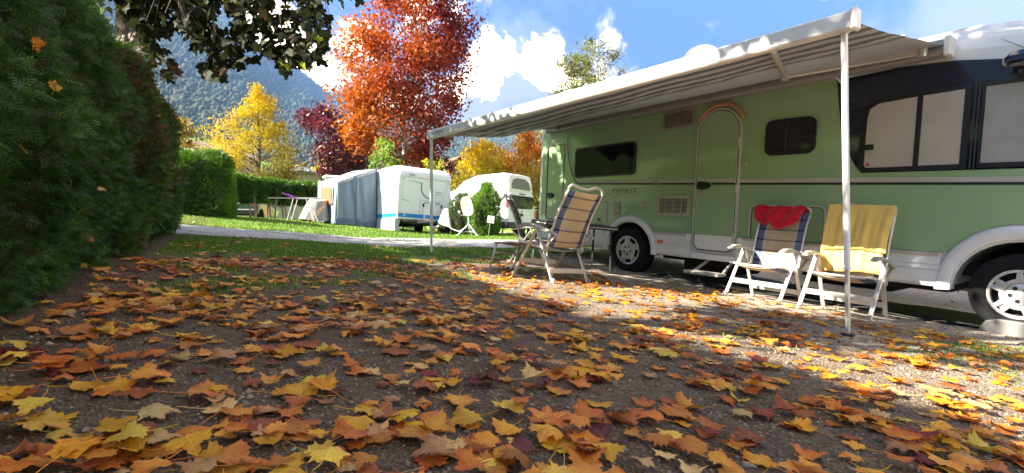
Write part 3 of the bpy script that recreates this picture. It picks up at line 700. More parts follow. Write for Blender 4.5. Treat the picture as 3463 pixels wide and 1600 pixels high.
tree('olive_tree', 'small olive and orange tree above the squat hedge block', *gx(606, 26), [(1.2, .7, .7), (2.4, 1.1, 1.1), (3.8, .9, .9), (4.8, .3, .3)], .07, 3200, .13, M_olive, M_bark, seed=6, ncl=34, clr=.5, limbs=14, z0=1.55)
tree('purple_tree', 'dark purple leaved tree left of the tall orange maple', *gx(1150, 34), [(3.2, 1.0, 2.2), (4.0, 1.3, 2.7), (5.0, 1.8, 2.7), (6.0, 2.6, 2.3), (6.9, 2.4, .8), (7.4, 1.0, -.2)], .14, 12500, .17, M_purple, M_bark, seed=8, ncl=80, clr=.7, limbs=26, z0=1.32, shell=.05)
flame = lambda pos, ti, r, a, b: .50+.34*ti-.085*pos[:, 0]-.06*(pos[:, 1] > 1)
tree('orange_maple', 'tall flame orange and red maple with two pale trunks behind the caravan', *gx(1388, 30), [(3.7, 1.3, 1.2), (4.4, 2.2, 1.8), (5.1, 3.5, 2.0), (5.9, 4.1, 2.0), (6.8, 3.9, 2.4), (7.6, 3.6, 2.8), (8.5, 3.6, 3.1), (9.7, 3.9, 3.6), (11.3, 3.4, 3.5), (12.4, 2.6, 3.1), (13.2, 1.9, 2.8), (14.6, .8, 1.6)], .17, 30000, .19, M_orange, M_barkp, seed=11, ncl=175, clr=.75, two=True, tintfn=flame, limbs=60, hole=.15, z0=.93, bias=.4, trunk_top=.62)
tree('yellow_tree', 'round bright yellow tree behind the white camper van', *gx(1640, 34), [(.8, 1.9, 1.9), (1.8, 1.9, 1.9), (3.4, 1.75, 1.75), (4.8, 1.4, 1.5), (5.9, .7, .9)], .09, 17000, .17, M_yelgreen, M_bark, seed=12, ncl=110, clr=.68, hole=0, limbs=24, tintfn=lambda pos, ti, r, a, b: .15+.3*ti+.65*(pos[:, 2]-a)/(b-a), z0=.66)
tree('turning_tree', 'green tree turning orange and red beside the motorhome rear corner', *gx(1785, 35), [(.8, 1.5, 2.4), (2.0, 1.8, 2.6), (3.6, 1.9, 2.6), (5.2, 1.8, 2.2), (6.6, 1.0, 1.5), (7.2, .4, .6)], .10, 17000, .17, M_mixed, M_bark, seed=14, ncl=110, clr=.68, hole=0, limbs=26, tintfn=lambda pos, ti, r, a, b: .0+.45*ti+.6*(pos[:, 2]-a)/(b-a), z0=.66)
tree('yellow_bush', 'low yellow green bush under the orange maple, left of the awning pole', *gx(1462, 27), [(0.3, .5, .6), (1.5, .8, .8), (3.0, .7, .7), (4.2, .3, .3)], .04, 1900, .13, M_yelgreen, M_bark, 'bush', seed=15, ncl=26, clr=.45, limbs=8)
tree('lime_bush', 'lime green bush between the purple tree and the caravan roof', *gx(1288, 27), [(1.0, .6, .6), (2.4, .9, .9), (3.8, .7, .8), (4.6, .2, .3)], .04, 2000, .13, M_lime, M_bark, 'bush', seed=16, ncl=26, clr=.45, limbs=8)
tree('purple_shrub', 'purple brown shrub in front of the small chalet', *gx(1512, 31), [(.3, 1.0, .9), (1.8, 1.1, .8), (3.2, .9, .4), (4.6, .3, .1)], .04, 2600, .12, M_purple, M_bark, 'bush', seed=17, ncl=30, clr=.5, limbs=10)
tree('birch_tree', 'taller of two sparse birches showing above the awning', *gx(2030, 22), [(3.0, 1.0, 1.3), (4.8, 1.2, 1.6), (5.8, 1.1, 1.6), (6.8, .95, 1.1), (7.9, .85, 1.0), (8.6, .6, .3)], .07, 13000, .078, M_birch, M_barkp, seed=18, ncl=95, clr=.44, limbs=60, droop=1.2, z0=.42, trunk_top=.95, hole=.10, xoff=-.1, shell=.05)
tree('birch_tree', 'shorter of two sparse birches above the awning, left one', *gx(1935, 21.5), [(3.0, 1.3, 1.0), (4.8, 1.5, 1.0), (5.6, 1.3, .8), (6.4, .8, .6), (7.5, .5, .65)], .06, 11000, .078, M_birch, M_barkp, seed=19, ncl=85, clr=.42, limbs=50, droop=1.2, z0=.42, trunk_top=.95, hole=.10, shell=.05)
tree('birch_tree', 'birch whose tip just clears the sunlit awning rail', *gx(2300, 24), [(3.0, .9, 1.0), (5.5, 1.1, .9), (7.2, .9, .7), (8.7, .25, .3)], .07, 3200, .115, M_birch, M_barkp, seed=21, ncl=40, clr=.4, limbs=24, droop=1.2, z0=.45, trunk_top=.9)
for k, (p, Z, h) in enumerate([(1491, 78, 6.9), (1505, 80, 7.6), (1513, 82, 6.8)]):
    tree('poplar', ['left poplar of the three pale green ones behind the chalet', 'middle and tallest of the three pale green poplars behind the chalet', 'right poplar of the three, nearest the chalet ridge'][k], *gx(p, Z), [(1.0, .4, .4), (h*.5, .6, .6), (h*.8, .45, .45), (h+4.5, .1, .1)], .08, 900, .3, M_lime, M_bark, 'tree', 'pale green poplars behind the chalet', seed=60+k, ncl=16, clr=.7, limbs=0, z0=.9)
tree('yellow_poplar', 'narrow yellow poplar left of the purple tree by the vineyard', *gx(1098, 60), [(2.0, .4, .4), (6.5, .8, .8), (8.6, .5, .5), (9.4, .1, .1)], .08, 1200, .26, M_gold, M_bark, seed=64, ncl=16, clr=.7, limbs=0, z0=1.4)
# trees standing left of the picture, whose shade falls over the plot and road
tree('leaning_maple', 'broad green tree beyond the hedge whose shade lies on the road', -10.2, 6.1, [(2.6, 1.2, 1.2), (4.0, 2.0, 2.0), (6.5, 1.9, 1.9), (9.0, .8, .8)], .16, 5200, .24, M_lime, M_bark, seed=70, ncl=60, clr=.8, limbs=20)

tree('shade_maple', 'maple standing left of the picture whose crown dapples the front of the motorhome', -4.6, 1.5, [(3.9, .4, 1.9), (4.6, .6, 2.6), (6.0, .6, 2.6), (7.6, .5, 2.3), (8.7, .3, 1.4)], .15, 9500, .15, M_lime, M_bark, seed=71, ncl=100, clr=.42, limbs=14, cy=.52, hole=.16)
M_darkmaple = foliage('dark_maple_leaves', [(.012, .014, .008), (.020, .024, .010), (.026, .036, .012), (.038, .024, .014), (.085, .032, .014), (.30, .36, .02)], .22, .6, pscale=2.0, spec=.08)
def near_maple():
    x0, y0 = -4.52, 6.2; z0 = g(x0, y0); root = empty('maple_tree', (x0, y0, z0), 0, 'dark leaved maple leaning over the hedge, branches hanging into the top left', 'tree')
    r = np.random.default_rng(77); W0 = np.array([x0, y0, z0])
    b = MB(); b.tube([(0, 0, -.2), (.02, 0, .8), (-.02, .02, 2.0), (0, 0, 3.2), (.1, -.1, 4.6), (.1, 0, 6.2)], [.21, .165, .15, .14, .10, .04], 14); b.build('trunk', M_bark, root, True)
    bot = np.array([(330, 60), (400, 60), (450, 105), (545, 270), (580, 290), (620, 190), (650, 215), (700, 255), (735, 292), (770, 245), (815, 230), (860, 205), (885, 160), (925, 215), (965, 262), (985, 240), (1040, 240), (1085, 225), (1105, 150), (1122, 105), (1105, 40), (1085, -20), (1060, -120), (1000, -260)], float)
    xs = np.array([330, 400, 450, 545, 580, 620, 650, 700, 735, 770, 815, 860, 885, 925, 965, 985, 1040, 1085, 1108, 1125]); yb = np.array([40, 70, 115, 270, 285, 185, 215, 250, 285, 240, 230, 205, 165, 205, 250, 235, 235, 215, 140, 95]); yt = np.interp(xs, [330, 1000, 1080, 1125], [-60, -60, -10, 80])
    lv = []
    for _ in range(26000):
        x = r.uniform(330, 1130); y = r.uniform(-70, 292); lo = np.interp(x, xs, yb); hi = np.interp(x, xs, yt)
        if y > lo-12 or y < hi: continue
        if vnoise(x/75, y/60, 3)+.5*vnoise(x/30, y/28, 9) < .56: continue
        d = 4.45+abs(r.normal(0, .42))-.2+.0009*(1000-x)*.7
        if any(abs(x-a)+abs(y-c) < 10 for a, c, _ in lv) : continue
        lv.append((x, y, d))
        if len(lv) >= 820: break
    pts = np.array([tuple(P(x, y, d)) for x, y, d in lv]); n = len(pts)
    # twigs: run from the limbs outwards to the leaves
    limbs = [[(0, 0, 2.9), (.7, -.6, 3.0), (1.5, -1.2, 2.85), (2.3, -1.6, 2.45), (2.9, -1.75, 2.05)], [(0, 0, 2.5), (.5, -.7, 2.55), (1.1, -1.3, 2.35), (1.7, -1.8, 1.95)], [(0, 0, 3.4), (.9, -.9, 3.7), (1.9, -1.5, 3.4), (2.9, -1.9, 2.7)], [(0, 0, 2.2), (.3, -.4, 2.2), (.7, -.9, 1.95), (.95, -1.4, 1.6)]]
    br = MB(); nodes = []
    for lm in limbs:
        c = [Vector(p) for p in lm]; fine = []
        for i in range(len(c)-1):
            for q in range(5): fine.append(c[i].lerp(c[i+1], q/5)+Vector(tuple(r.normal(0, .02, 3))))
        fine.append(c[-1]); k = len(fine); br.tube(fine, [.05*(1-.85*i/k)+.004 for i in range(k)], 6); nodes += fine[4:]
    br.build('branch', M_bark, root, True)
    tw = MB(); nd = np.array([tuple(v) for v in nodes])
    loc = pts-W0
    for i in range(0, n, 3):
        q = nd[np.argmin(np.linalg.norm(nd-loc[i]-np.array([0, 0, .1]), axis=1))]; m = (q+loc[i])/2+np.array([0, 0, .06])
        if np.linalg.norm(q-loc[i]) > .38: continue
        tw.tube([q, m, loc[i]+np.array([0, 0, .03])], [.006, .004, .002], 4, cap=False)
    tw.build('twigs', M_bark, root)
    meshes = []
    for k in range(8):
        V, F = maple_tpl(curl=-.25+.1*(k % 3), cup=-.2+.15*(k % 4), seed=k, droop=.3)
        t = [.12, .3, .22, .42, .55, .35, .68, .18][k]; meshes.append(np_mesh('leaf', V, F, M_darkmaple, attr=np.full(len(V), t)))
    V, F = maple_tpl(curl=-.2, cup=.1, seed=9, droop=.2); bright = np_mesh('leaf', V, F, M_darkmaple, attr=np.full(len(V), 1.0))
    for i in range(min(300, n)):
        sun_painted = i % 23 == 5  # these leaves get a brighter colour with sunlight painted in
        o = link('leaf', bright if sun_painted else meshes[r.integers(8)], root); s = r.uniform(.072, .112); o.location = loc[i]; o.scale = (s, s, s)
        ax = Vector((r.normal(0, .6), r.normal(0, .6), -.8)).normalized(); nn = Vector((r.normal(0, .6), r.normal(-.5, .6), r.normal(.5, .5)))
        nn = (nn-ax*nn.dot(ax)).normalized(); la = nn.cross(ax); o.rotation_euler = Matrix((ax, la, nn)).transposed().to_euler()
        if sun_painted: o['label'] = 'yellow green leaf with sunlight painted in its colour'
    # the rest of the foliage, above the picture
    m = 2600; q = []
    while len(q) < m:
        if len(q) < 600: p = np.array([r.uniform(-3.7, -1.6), r.uniform(4.6, 5.8), r.uniform(2.4, 3.1)])
        else:
            a = r.normal(0, 1, 3); a /= np.linalg.norm(a); p = np.array([x0+.2, y0, 5.4])+a*np.array([1.9, 1.6, 1.5])*r.random()**.45
        if vnoise(p[0]*1.4, p[1]*1.4, p[2]*1.4) < .40: continue
        if p[2] < CZ+ (820/1770)*p[1] and len(q) < 600: continue
        q.append(p)
    q = np.concatenate([np.array(q), pts[300:]])-W0; m = len(q); Vv, Ff = maple_tpl(0, 0, 3, .2, stem=False)
    V, F, T = stamp(Vv, Ff, q, r.normal(0, .6, (m, 3))+np.array([0, 0, -.7]), r.normal(0, .6, (m, 3))+np.array([0, 0, .7]), np.concatenate([r.uniform(.11, .16, 2600), r.uniform(.07, .105, m-2600)]), r.uniform(.05, .6, m))
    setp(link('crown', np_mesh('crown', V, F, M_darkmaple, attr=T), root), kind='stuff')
near_maple()
# ------------------------------------------------------------------ the motorhome with its awning
MD = Vector((.6102, -.7891, -.0703)).normalized(); MU = Vector((.0363, -.0608, .9975)); MU = (MU-MD*MU.dot(MD)).normalized(); MN = MU.cross(MD)
MO = Vector((1.6688, 7.583, CZ-.1963))
MM = Matrix(((MD.x, MN.x, MU.x, MO.x), (MD.y, MN.y, MU.y, MO.y), (MD.z, MN.z, MU.z, MO.z), (0, 0, 0, 1)))
MI = MM.inverted()
def ml(x, y, Z): return MI @ P(x, y, Z)
M_white = plain('white_coachwork', (.74, .73, .71), .28, var=.04, scale=2, coat=.5, dirt=((.38, .34, .28), 2.0, .30))
M_green = plain('pale_green_coachwork', (.285, .425, .225), .22, var=.05, scale=1.5, coat=.6, dirt=((.22, .30, .17), 1.4, .22), bump=.02, bscale=3)
M_dark = plain('midnight_blue_panel', (.006, .009, .028), .10, var=.2, coat=.5)
M_black = plain('black_plastic', (.012, .012, .013), .38, var=.2)
M_rubber = plain('tyre_rubber', (.012, .012, .012), .85, var=.3, bump=.4, bscale=60, dirt=((.045, .038, .030), 7, .4), spec=.2)
M_trim = plain('pale_grey_trim', (.50, .47, .44), .4, var=.06)
M_beige = plain('beige_stripe', (.46, .42, .37), .3, var=.05)
M_vent = plain('beige_vent_plastic', (.42, .36, .28), .5, var=.08)
M_alu = plain('dull_aluminium', (.60, .585, .56), .38, metal=.55, var=.08, scale=20)
M_rim = plain('silver_wheel_trim', (.56, .55, .53), .34, metal=.35, var=.08, scale=10, dirt=((.20, .16, .12), 12, .55))
M_amber = plain('amber_lamp', (.75, .16, .015), .15, var=.1, coat=.8)
M_gutter = plain('amber_brown_plastic', (.46, .25, .10), .35, var=.1)
M_chassis = plain('underbody_black', (.012, .011, .010), .9, var=.3)
M_railm = plain('white_awning_rail', (.72, .70, .66), .38, var=.04, scale=3)
def glass_mat(name, c, wav=.0, rough=.02, var=.3, stripes=0.0, spec=.3, coat=.2):
    m_ = plain(name, c, rough, var=var, scale=3, spec=spec, coat=coat)
    nt = m_.node_tree; N, L, B = nt.nodes, nt.links, nt.nodes['Principled BSDF']; B.inputs['Coat Roughness'].default_value = .02
    tc = N.new('ShaderNodeTexCoord')
    if wav:
        n = N.new('ShaderNodeTexNoise'); n.inputs['Scale'].default_value = 2.6; n.inputs['Detail'].default_value = 1; L.new(tc.outputs['Object'], n.inputs['Vector'])
        b = N.new('ShaderNodeBump'); b.inputs['Strength'].default_value = wav; b.inputs['Distance'].default_value = .1; L.new(n.outputs['Fac'], b.inputs['Height'])
        L.new(b.outputs[0], B.inputs['Normal']); L.new(b.outputs[0], B.inputs['Coat Normal'])
    if stripes:
        w = N.new('ShaderNodeTexWave'); w.inputs['Scale'].default_value = stripes; w.bands_direction = 'X'; w.inputs['Distortion'].default_value = .4; L.new(tc.outputs['Object'], w.inputs['Vector'])
        src = B.inputs['Base Color'].links[0].from_socket; mx = N.new('ShaderNodeMix'); mx.data_type = 'RGBA'; mx.blend_type = 'MULTIPLY'; mx.inputs['Factor'].default_value = .22
        L.new(src, mx.inputs['A']); L.new(w.outputs['Color'], mx.inputs['B']); L.new(mx.outputs['Result'], B.inputs['Base Color'])
    return m_
M_glass = glass_mat('dark_window_acrylic', (.008, .008, .012), .22, spec=.10, coat=0)
M_glass2 = glass_mat('tinted_window_glass', (.030, .026, .028), .05, stripes=9)
M_blind = glass_mat('ribbed_window_blind', (.50, .46, .39), 0, rough=.35, var=.06, stripes=28)
M_blind2 = glass_mat('ribbed_blind_behind_glass', (.36, .35, .33), .02, rough=.10, var=.15, stripes=24)

RV_ = empty('motorhome', mat=MM, label='pale green and white motorhome with dark front panel, parked on the right under its awning', cat='motorhome')
def ringpoly(m_, outer, inner, y0, y1, mi=0):
    n = len(outer); vs = [(p[0], y0, p[1]) for p in outer]+[(p[0], y0, p[1]) for p in inner]+[(p[0], y1, p[1]) for p in outer]+[(p[0], y1, p[1]) for p in inner]
    fs = []
    for i in range(n):
        j = (i+1) % n; fs += [(i, j, n+j, n+i), (i, 2*n+i, 2*n+j, j), (n+i, n+j, 3*n+j, 3*n+i)]
    return m_.add(vs, fs, mi)
def mpart(name, build, mat, parent=RV_, smooth=False, angle=None, label=None):
    b = MB(); build(b); o = b.build(name, mat, parent, smooth, angle)
    if label: o['label'] = label
    return o
def body():
    def prof(xr, dz, inn):
        f = .3*inn
        p = [(xr, .03), (-.39, .03)]+arc(.02, 0, .41, 176, 4, 14)+[(3.69, .02)]+arc(4.13, 0, .44, 177, 3, 14)+[(4.58, .0), (5.0-f, .02), (5.16-f, .2), (5.18-f, .5), (5.05-f, .82), (4.9-f, 1.0), (4.62-f, 1.72), (4.40-f, 2.02+dz*.8), (4.1-f*.5, 2.08+dz), (3.7, 2.11+dz), (3.3, 2.08+dz), (1.5, 2.06+dz), (xr+.05, 2.02+dz), (xr, 1.94+dz)]
        return p
    lay = [(.012, -1.95, -.02, 0), (.03, -2.02, .06, .05), (.07, -2.07, .13, .15), (.15, -2.10, .21, .4), (.32, -2.11, .27, .8), (.7, -2.11, .29, 1)]
    lay = lay+[(2.3-y, a, b_, c) for y, a, b_, c in lay[::-1]]
    m_ = MB(); n = None
    for y, xr, dz, inn in lay:
        p = prof(xr, dz, inn); n = len(p); m_.v += [(q[0], y, q[1]) for q in p]
    for k in range(len(lay)-1):
        for i in range(n): j = (i+1) % n; m_.f.append((k*n+i, k*n+j, (k+1)*n+j, (k+1)*n+i)); m_.m.append(0)
    m_.f.append(tuple(range(n))); m_.m.append(0); m_.f.append(tuple((len(lay)-1)*n+i for i in range(n))[::-1]); m_.m.append(0)
    return m_.build('body', M_white, RV_, True, 38)
body()
AL = dict(cx=.02, cz=.03, r=.485); AR = dict(cx=4.13, cz=.03, r=.56)
def side_poly():
    a0 = math.degrees(math.asin(.27/.485)); a1 = math.degrees(math.asin(.28/.56))
    return [(-1.945, .30)]+arc(.02, .03, .485, 180-a0, a0, 18)+arc(4.13, .03, .56, 180-a1, a1, 18)+[(4.98, .31), (5.0, .6), (4.84, 1.0), (4.56, 1.66), (4.30, 1.86), (3.95, 1.93), (3.55, 1.99), (3.0, 2.0), (-1.945, 2.0)]
mpart('side_panel', lambda b: b.prism(side_poly(), 0.0, .011), M_green)
mpart('front_side_panel', lambda b: b.prism([(2.63, 1.99), (2.665, 1.75), (2.70, 1.52), (2.75, 1.34), (2.80, 1.215), (2.85, 1.12), (2.915, 1.038), (3.75, 1.043), (4.80, 1.05), (4.55, 1.70), (4.33, 1.88), (4.1, 1.935), (3.9, 1.965), (3.58, 2.012), (3.17, 2.028)], -.004, -.0002), M_dark, label='glossy midnight blue panel around the front windows')
# white skirts with their grooves
def skirt(x0, x1):
    sec = [(-.001, .302), (-.020, .300), (-.022, .268), (-.012, .266), (-.014, .196), (-.007, .192), (-.007, .188), (-.016, .184), (-.019, .15), (-.012, .147), (-.012, .143), (-.020, .139), (-.022, .06), (-.016, .02), (.0, -.005), (.04, -.015)]
    return lambda b: b.grid(lambda u, v: (x0+(x1-x0)*u, *sec[int(round(v*(len(sec)-1)))]), 4, len(sec)-1)
for x0, x1 in ((-1.97, -.44), (.475, 1.045), (1.665, 3.60)):
    mpart('skirt', skirt(x0, x1), M_white)
    if x0 > 0: mpart('skirt_lip', lambda b: b.box(((x0+x1)/2, -.022, .286), (x1-x0-.02, .014, .028), bev=.004), M_beige)
mpart('door_post_cover', lambda b: b.box((1.008, -.022, .245), (.06, .02, .125), bev=.006), M_white)
mpart('door_post_cover', lambda b: b.box((1.70, -.022, .245), (.06, .02, .125), bev=.006), M_white)
mpart('sill', lambda b: b.box((1.355, -.006, .035), (.62, .03, .08), bev=.01), M_white)
def arch_trim(cx, ri, ro, zb):
    def f(b):
        n = 26; a0 = 180-math.degrees(math.asin(max(-.9, zb/ro))); pr = [(ro, 0.0), (ro-.012, -.022), (ro-.04, -.034), (ri+.03, -.030), (ri+.004, -.016), (ri, .03), (ri, .12)]
        for i in range(n+1):
            t = math.radians(184-188*i/n)
            for r_, y in pr:
                b.v.append((cx+r_*math.cos(t), y, .012+r_*math.sin(t)))
        k = len(pr)
        for i in range(n):
            for j in range(k-1): b.f.append((i*k+j, i*k+j+1, (i+1)*k+j+1, (i+1)*k+j)); b.m.append(0)
        b.f.append(tuple(range(k))); b.f.append(tuple(n*k+j for j in range(k))[::-1]); b.m += [0, 0]
    return f
mpart('wheel_arch', arch_trim(.02, .398, .490, 0), M_white, smooth=True, angle=50)
mpart('wheel_arch', arch_trim(4.13, .446, .566, 0), M_white, smooth=True, angle=50)
for cx, r_ in ((.02, .40), (4.13, .45)):
    def liner(b):
        for i in range(15):
            t = math.radians(186-192*i/14)
            for y in (.02, .75): b.v.append((cx+r_*math.cos(t), y, r_*math.sin(t)))
        for i in range(14): b.f.append((2*i, 2*i+1, 2*i+3, 2*i+2)); b.m.append(0)
        b.f.append(tuple(2*i+1 for i in range(15))); b.m.append(0)
    mpart('wheel_arch_liner', liner, M_chassis)
def wheel(cx, cz, y0=.025, rot=0.0):
    t = MB(); R = .335
    prof = [(.19, .02), (.205, .0), (.235, -.012), (.275, -.014), (.305, -.004), (.322, .014)]
    for k in range(5): prof += [(R, .03+.034*k), (R, .052+.034*k), (R-.008, .054+.034*k), (R-.008, .062+.034*k)]
    prof += [(R, .20), (.322, .212), (.28, .225), (.19, .21)]
    t.lathe(prof, 56, (cx, y0, cz)); w = t.build('wheel', M_rubber, RV_, True, 40)
    mpart('brake_drum', lambda b: (b.lathe([(0.0, .075), (.17, .075), (.19, .03), (.195, .02)], 32, (cx, y0, cz))), M_chassis, w)
    def rim(b):
        b.lathe([(.207, .0), (.206, -.013), (.196, -.017), (.184, -.008), (.181, .03)], 48, (cx, y0, cz))
        b.lathe([(.128, .012), (.128, -.003), (.118, -.006), (.098, -.001), (.092, .012)], 40, (cx, y0, cz))
        for k in range(5):
            a = rot+2*pi*k/5+pi/2
            for s in (-1, 1):
                d = Vector((math.cos(a), 0, math.sin(a))); l = Vector((-math.sin(a), 0, math.cos(a))); c = Vector((cx, y0-.003, cz))
                b.bar(c+d*.115+l*s*.026, c+d*.196+l*s*.031, .036, .016, up=(0, 1, 0), bev=.004)
            b.bar(c+d*.115+Vector((0, .012, 0)), c+d*.17+Vector((0, .012, 0)), .03, .01, up=(0, 1, 0))
    mpart('rim', rim, M_rim, w, True, 35)
    def hub(b):
        b.lathe([(0.0, -.016), (.028, -.016), (.032, -.011), (.075, -.009), (.090, -.002), (.094, .012)], 36, (cx, y0, cz))
    mpart('hub_cap', hub, M_rim, w, True, 35)
    for k in range(5):
        a = rot+2*pi*(k+.5)/5+pi/2; mpart('nut_recess', lambda b: b.lathe([(0.0, -.0125), (.0165, -.0125), (.0165, -.006)], 16, (cx+.056*math.cos(a), y0, cz+.056*math.sin(a))), M_black, w)
    mpart('badge', lambda b: b.lathe([(0, -.019), (.02, -.0185), (.022, -.016)], 20, (cx, y0, cz)), M_trim, w)
wheel(0, 0, .012, .1); wheel(4.13, .004, .012, -.12)
for s in (0, 4.13): mpart('rear_side_wheel' if s == 0 else 'off_side_wheel', lambda b: b.lathe([(.1, 2.08), (.31, 2.08), (.335, 2.11), (.335, 2.26), (.31, 2.28), (.1, 2.27)], 28, (s, 0, 0)), M_rubber, smooth=True, angle=40)
mpart('belly_pan', lambda b: (b.box((1.55, 1.2, .16), (6.6, 1.9, .12)), b.box((2.05, 1.25, .02), (3.2, 1.7, .18), bev=.03)), M_chassis)
mpart('off_side_skirt', lambda b: (b.box((2.05, 2.27, .0), (3.2, .03, .50)), b.box((-1.2, 2.27, .12), (1.6, .03, .36)), b.box((4.85, 2.27, .1), (.5, .03, .4))), M_white)
mpart('chassis', lambda b: (b.box((2.0, 1.15, .0), (3.2, 1.7, .16)), b.box((1.05, .75, -.12), (.7, .8, .22), bev=.03), b.box((2.6, 1.2, -.1), (.9, .9, .2), bev=.03), b.box((-1.2, 1.15, .1), (1.5, 1.8, .14)), b.box((-.35, .9, .0), (.12, .5, .2)), b.tube([(0, .3, 0), (0, 2.1, 0)], .05), b.tube([(4.13, .3, 0), (4.13, 2.1, 0)], .05)), M_chassis)
# door
def dshape(m):
    x0, x1, z0 = 1.062+m, 1.648-m, .088+m; r = .12-m; rx = (x1-x0)/2; cx = (x0+x1)/2
    return [(x1-r+r*math.cos(math.radians(a)), z0+r+r*math.sin(math.radians(a))) for a in range(-90, 1, 15)]+arc(cx, 1.565, rx, 0, 180, 22, 1.862-m-1.565)+[(x0+r+r*math.cos(math.radians(a)), z0+r+r*math.sin(math.radians(a))) for a in range(180, 271, 15)]
mpart('door_frame', lambda b: ringpoly(b, dshape(0), dshape(.021), -.030, .002), M_trim)
mpart('door_seal', lambda b: ringpoly(b, dshape(.0212), dshape(.0335), -.020, .002), M_black)
dp = dshape(.0335)
def split(poly, z, up):
    out = []
    for i in range(len(poly)):
        a, c = poly[i], poly[(i+1) % len(poly)]; ia = (a[1] >= z) == up; ic = (c[1] >= z) == up
        if ia: out.append(a)
        if ia != ic: q = (z-a[1])/(c[1]-a[1]); out.append((a[0]+(c[0]-a[0])*q, z))
    return out
door = mpart('door', lambda b: b.prism(split(dp, .305, True), -.026, .0), M_green)
mpart('door_lower_panel', lambda b: b.prism(split(dp, .305, False), -.0262, .0), M_white, door)
mpart('door_edging', lambda b: ringpoly(b, dshape(.0336), dshape(.041), -.0285, -.02), M_trim, door)
hp = [(1.104, .900), (1.112, .876), (1.19, .868), (1.25, .882), (1.285, .912), (1.292, .927), (1.280, .946), (1.24, .966), (1.17, .974), (1.118, .970), (1.106, .95)]
mpart('handle', lambda b: (b.prism(hp, -.040, -.026), b.prism([(.5*(x-1.2)+1.2+.02, .6*(z-.92)+.92) for x, z in hp], -.052, -.038)), M_black, door)
mpart('lock', lambda b: b.lathe([(0, -.036), (.018, -.036), (.022, -.026)], 16, (1.150, 0, .82)), M_vent, door)
mpart('door_catch', lambda b: b.box((1.565, -.032, 1.175), (.05, .014, .02), bev=.003), M_vent, door)
mpart('door_stay', lambda b: b.lathe([(0, -.03), (.02, -.03), (.026, -.018), (.026, 0)], 16, (1.70, 0, 1.185)), M_vent)
for z in (1.43, .88, .28): mpart('hinge', lambda b: b.box((1.628, -.034, z), (.016, .02, .11), bev=.004), M_trim)
def gutter(b):
    pts = [(1.058, 1.705), (1.10, 1.775), (1.18, 1.853), (1.28, 1.896), (1.389, 1.911), (1.48, 1.897), (1.56, 1.852), (1.62, 1.79), (1.662, 1.72)]
    b.tube([(x, -.022, z) for x, z in pts], [.020]+[.024]*7+[.020], 8)
mpart('door_rain_arch', gutter, M_gutter, smooth=True)
# stripes
sb = lambda s: .952-.0083*(s+.92)
def strip(name, x0, x1, z0, z1, mat, y=-.0035, k0=-.0083):
    mpart(name, lambda b: b.prism([(x0, z0+k0*(x0+.92)), (x1, z0+k0*(x1+.92)), (x1, z1+k0*(x1+.92)), (x0, z1+k0*(x0+.92))], y, .0), mat)
for x0, x1 in ((-1.03, .405), (.425, .447), (.467, .489), (.51, 1.058), (1.652, 4.86)): strip('black_stripe', x0, x1, .952, .976, M_black)
for x0, x1 in ((-1.03, .385), (.50, 1.058), (1.652, 2.88), (2.88, 4.86)): strip('beige_stripe', x0, x1, .9765, 1.020, M_beige, -.003)
mpart('black_stripe', lambda b: b.prism([(1.297, .933), (1.61, .930), (1.61, .954), (1.297, .957)], -.0285, -.025), M_black, door)
mpart('beige_stripe', lambda b: b.prism([(1.100, .977), (1.61, .9545), (1.61, .998), (1.10, 1.001)], -.028, -.025), M_beige, door)
def ribbon(pts, w0, w1):
    pts = [Vector((x, 0, z)) for x, z in pts]; L_, R_ = [], []
    for i, p in enumerate(pts):
        d = (pts[min(i+1, len(pts)-1)]-pts[max(0, i-1)]).normalized(); n = Vector((-d.z, 0, d.x)); L_.append(p+n*w0); R_.append(p+n*w1)
    def f(b):
        k = len(pts); b.v += [(p.x, -.0036, p.z) for p in L_]+[(p.x, -.0036, p.z) for p in R_]
        for i in range(k-1): b.f.append((i, i+1, k+i+1, k+i)); b.m.append(0)
    return f
cv = [(-1.335, 1.80), (-1.335, 1.65), (-1.331, 1.55), (-1.317, 1.457), (-1.29, 1.36), (-1.262, 1.267), (-1.228, 1.185), (-1.191, 1.112), (-1.16, 1.055), (-1.124, 1.009), (-1.09, .983), (-1.051, .968), (-1.03, .965)]
mpart('stripe_curve', ribbon(cv, -.011, .011), M_black); mpart('stripe_curve_band', ribbon(cv, .0112, .052), M_beige)
# windows
def window(name, poly_o, poly_i, pane_mat, panes=None, yo=-.020):
    f = mpart(name, lambda b: ringpoly(b, poly_o, poly_i, yo, .0), M_black, smooth=True, angle=30)
    for q in (panes or [poly_i]): mpart('pane', lambda b: b.prism(q, yo+.004, -.001), pane_mat, f)
    return f
sk = lambda poly, k, x0: [(x, z+k*(x-x0)) for x, z in poly]
window('rear_window', sk(rrect(-1.137, 1.053, .078, 1.528, .07), .030, -1.1), sk(rrect(-1.112, 1.078, .053, 1.503, .055), .030, -1.1), M_glass, yo=-.024)
w2 = window('small_window', sk(rrect(1.932, 1.253, 2.468, 1.648, .085), .012, 1.93), sk(rrect(1.965, 1.288, 2.437, 1.615, .06), .012, 1.93), M_glass2, yo=-.026)
mpart('mullion', lambda b: b.box((2.155, -.022, 1.453), (.022, .012, .335), bev=.003), M_black, w2)
mpart('window_latch', lambda b: b.box((2.40, -.03, 1.455), (.07, .014, .045), bev=.006), M_black, w2)
fo = [(2.872, 1.12), (2.888, 1.07), (2.93, 1.048), (3.715, 1.052), (3.716, 1.79), (3.30, 1.768), (3.02, 1.742), (2.925, 1.705), (2.888, 1.62), (2.880, 1.40)]
fi1 = [(2.935, 1.12), (2.945, 1.092), (2.97, 1.084), (3.334, 1.089), (3.334, 1.729), (3.12, 1.717), (3.0, 1.700), (2.955, 1.66), (2.938, 1.57), (2.935, 1.40)]
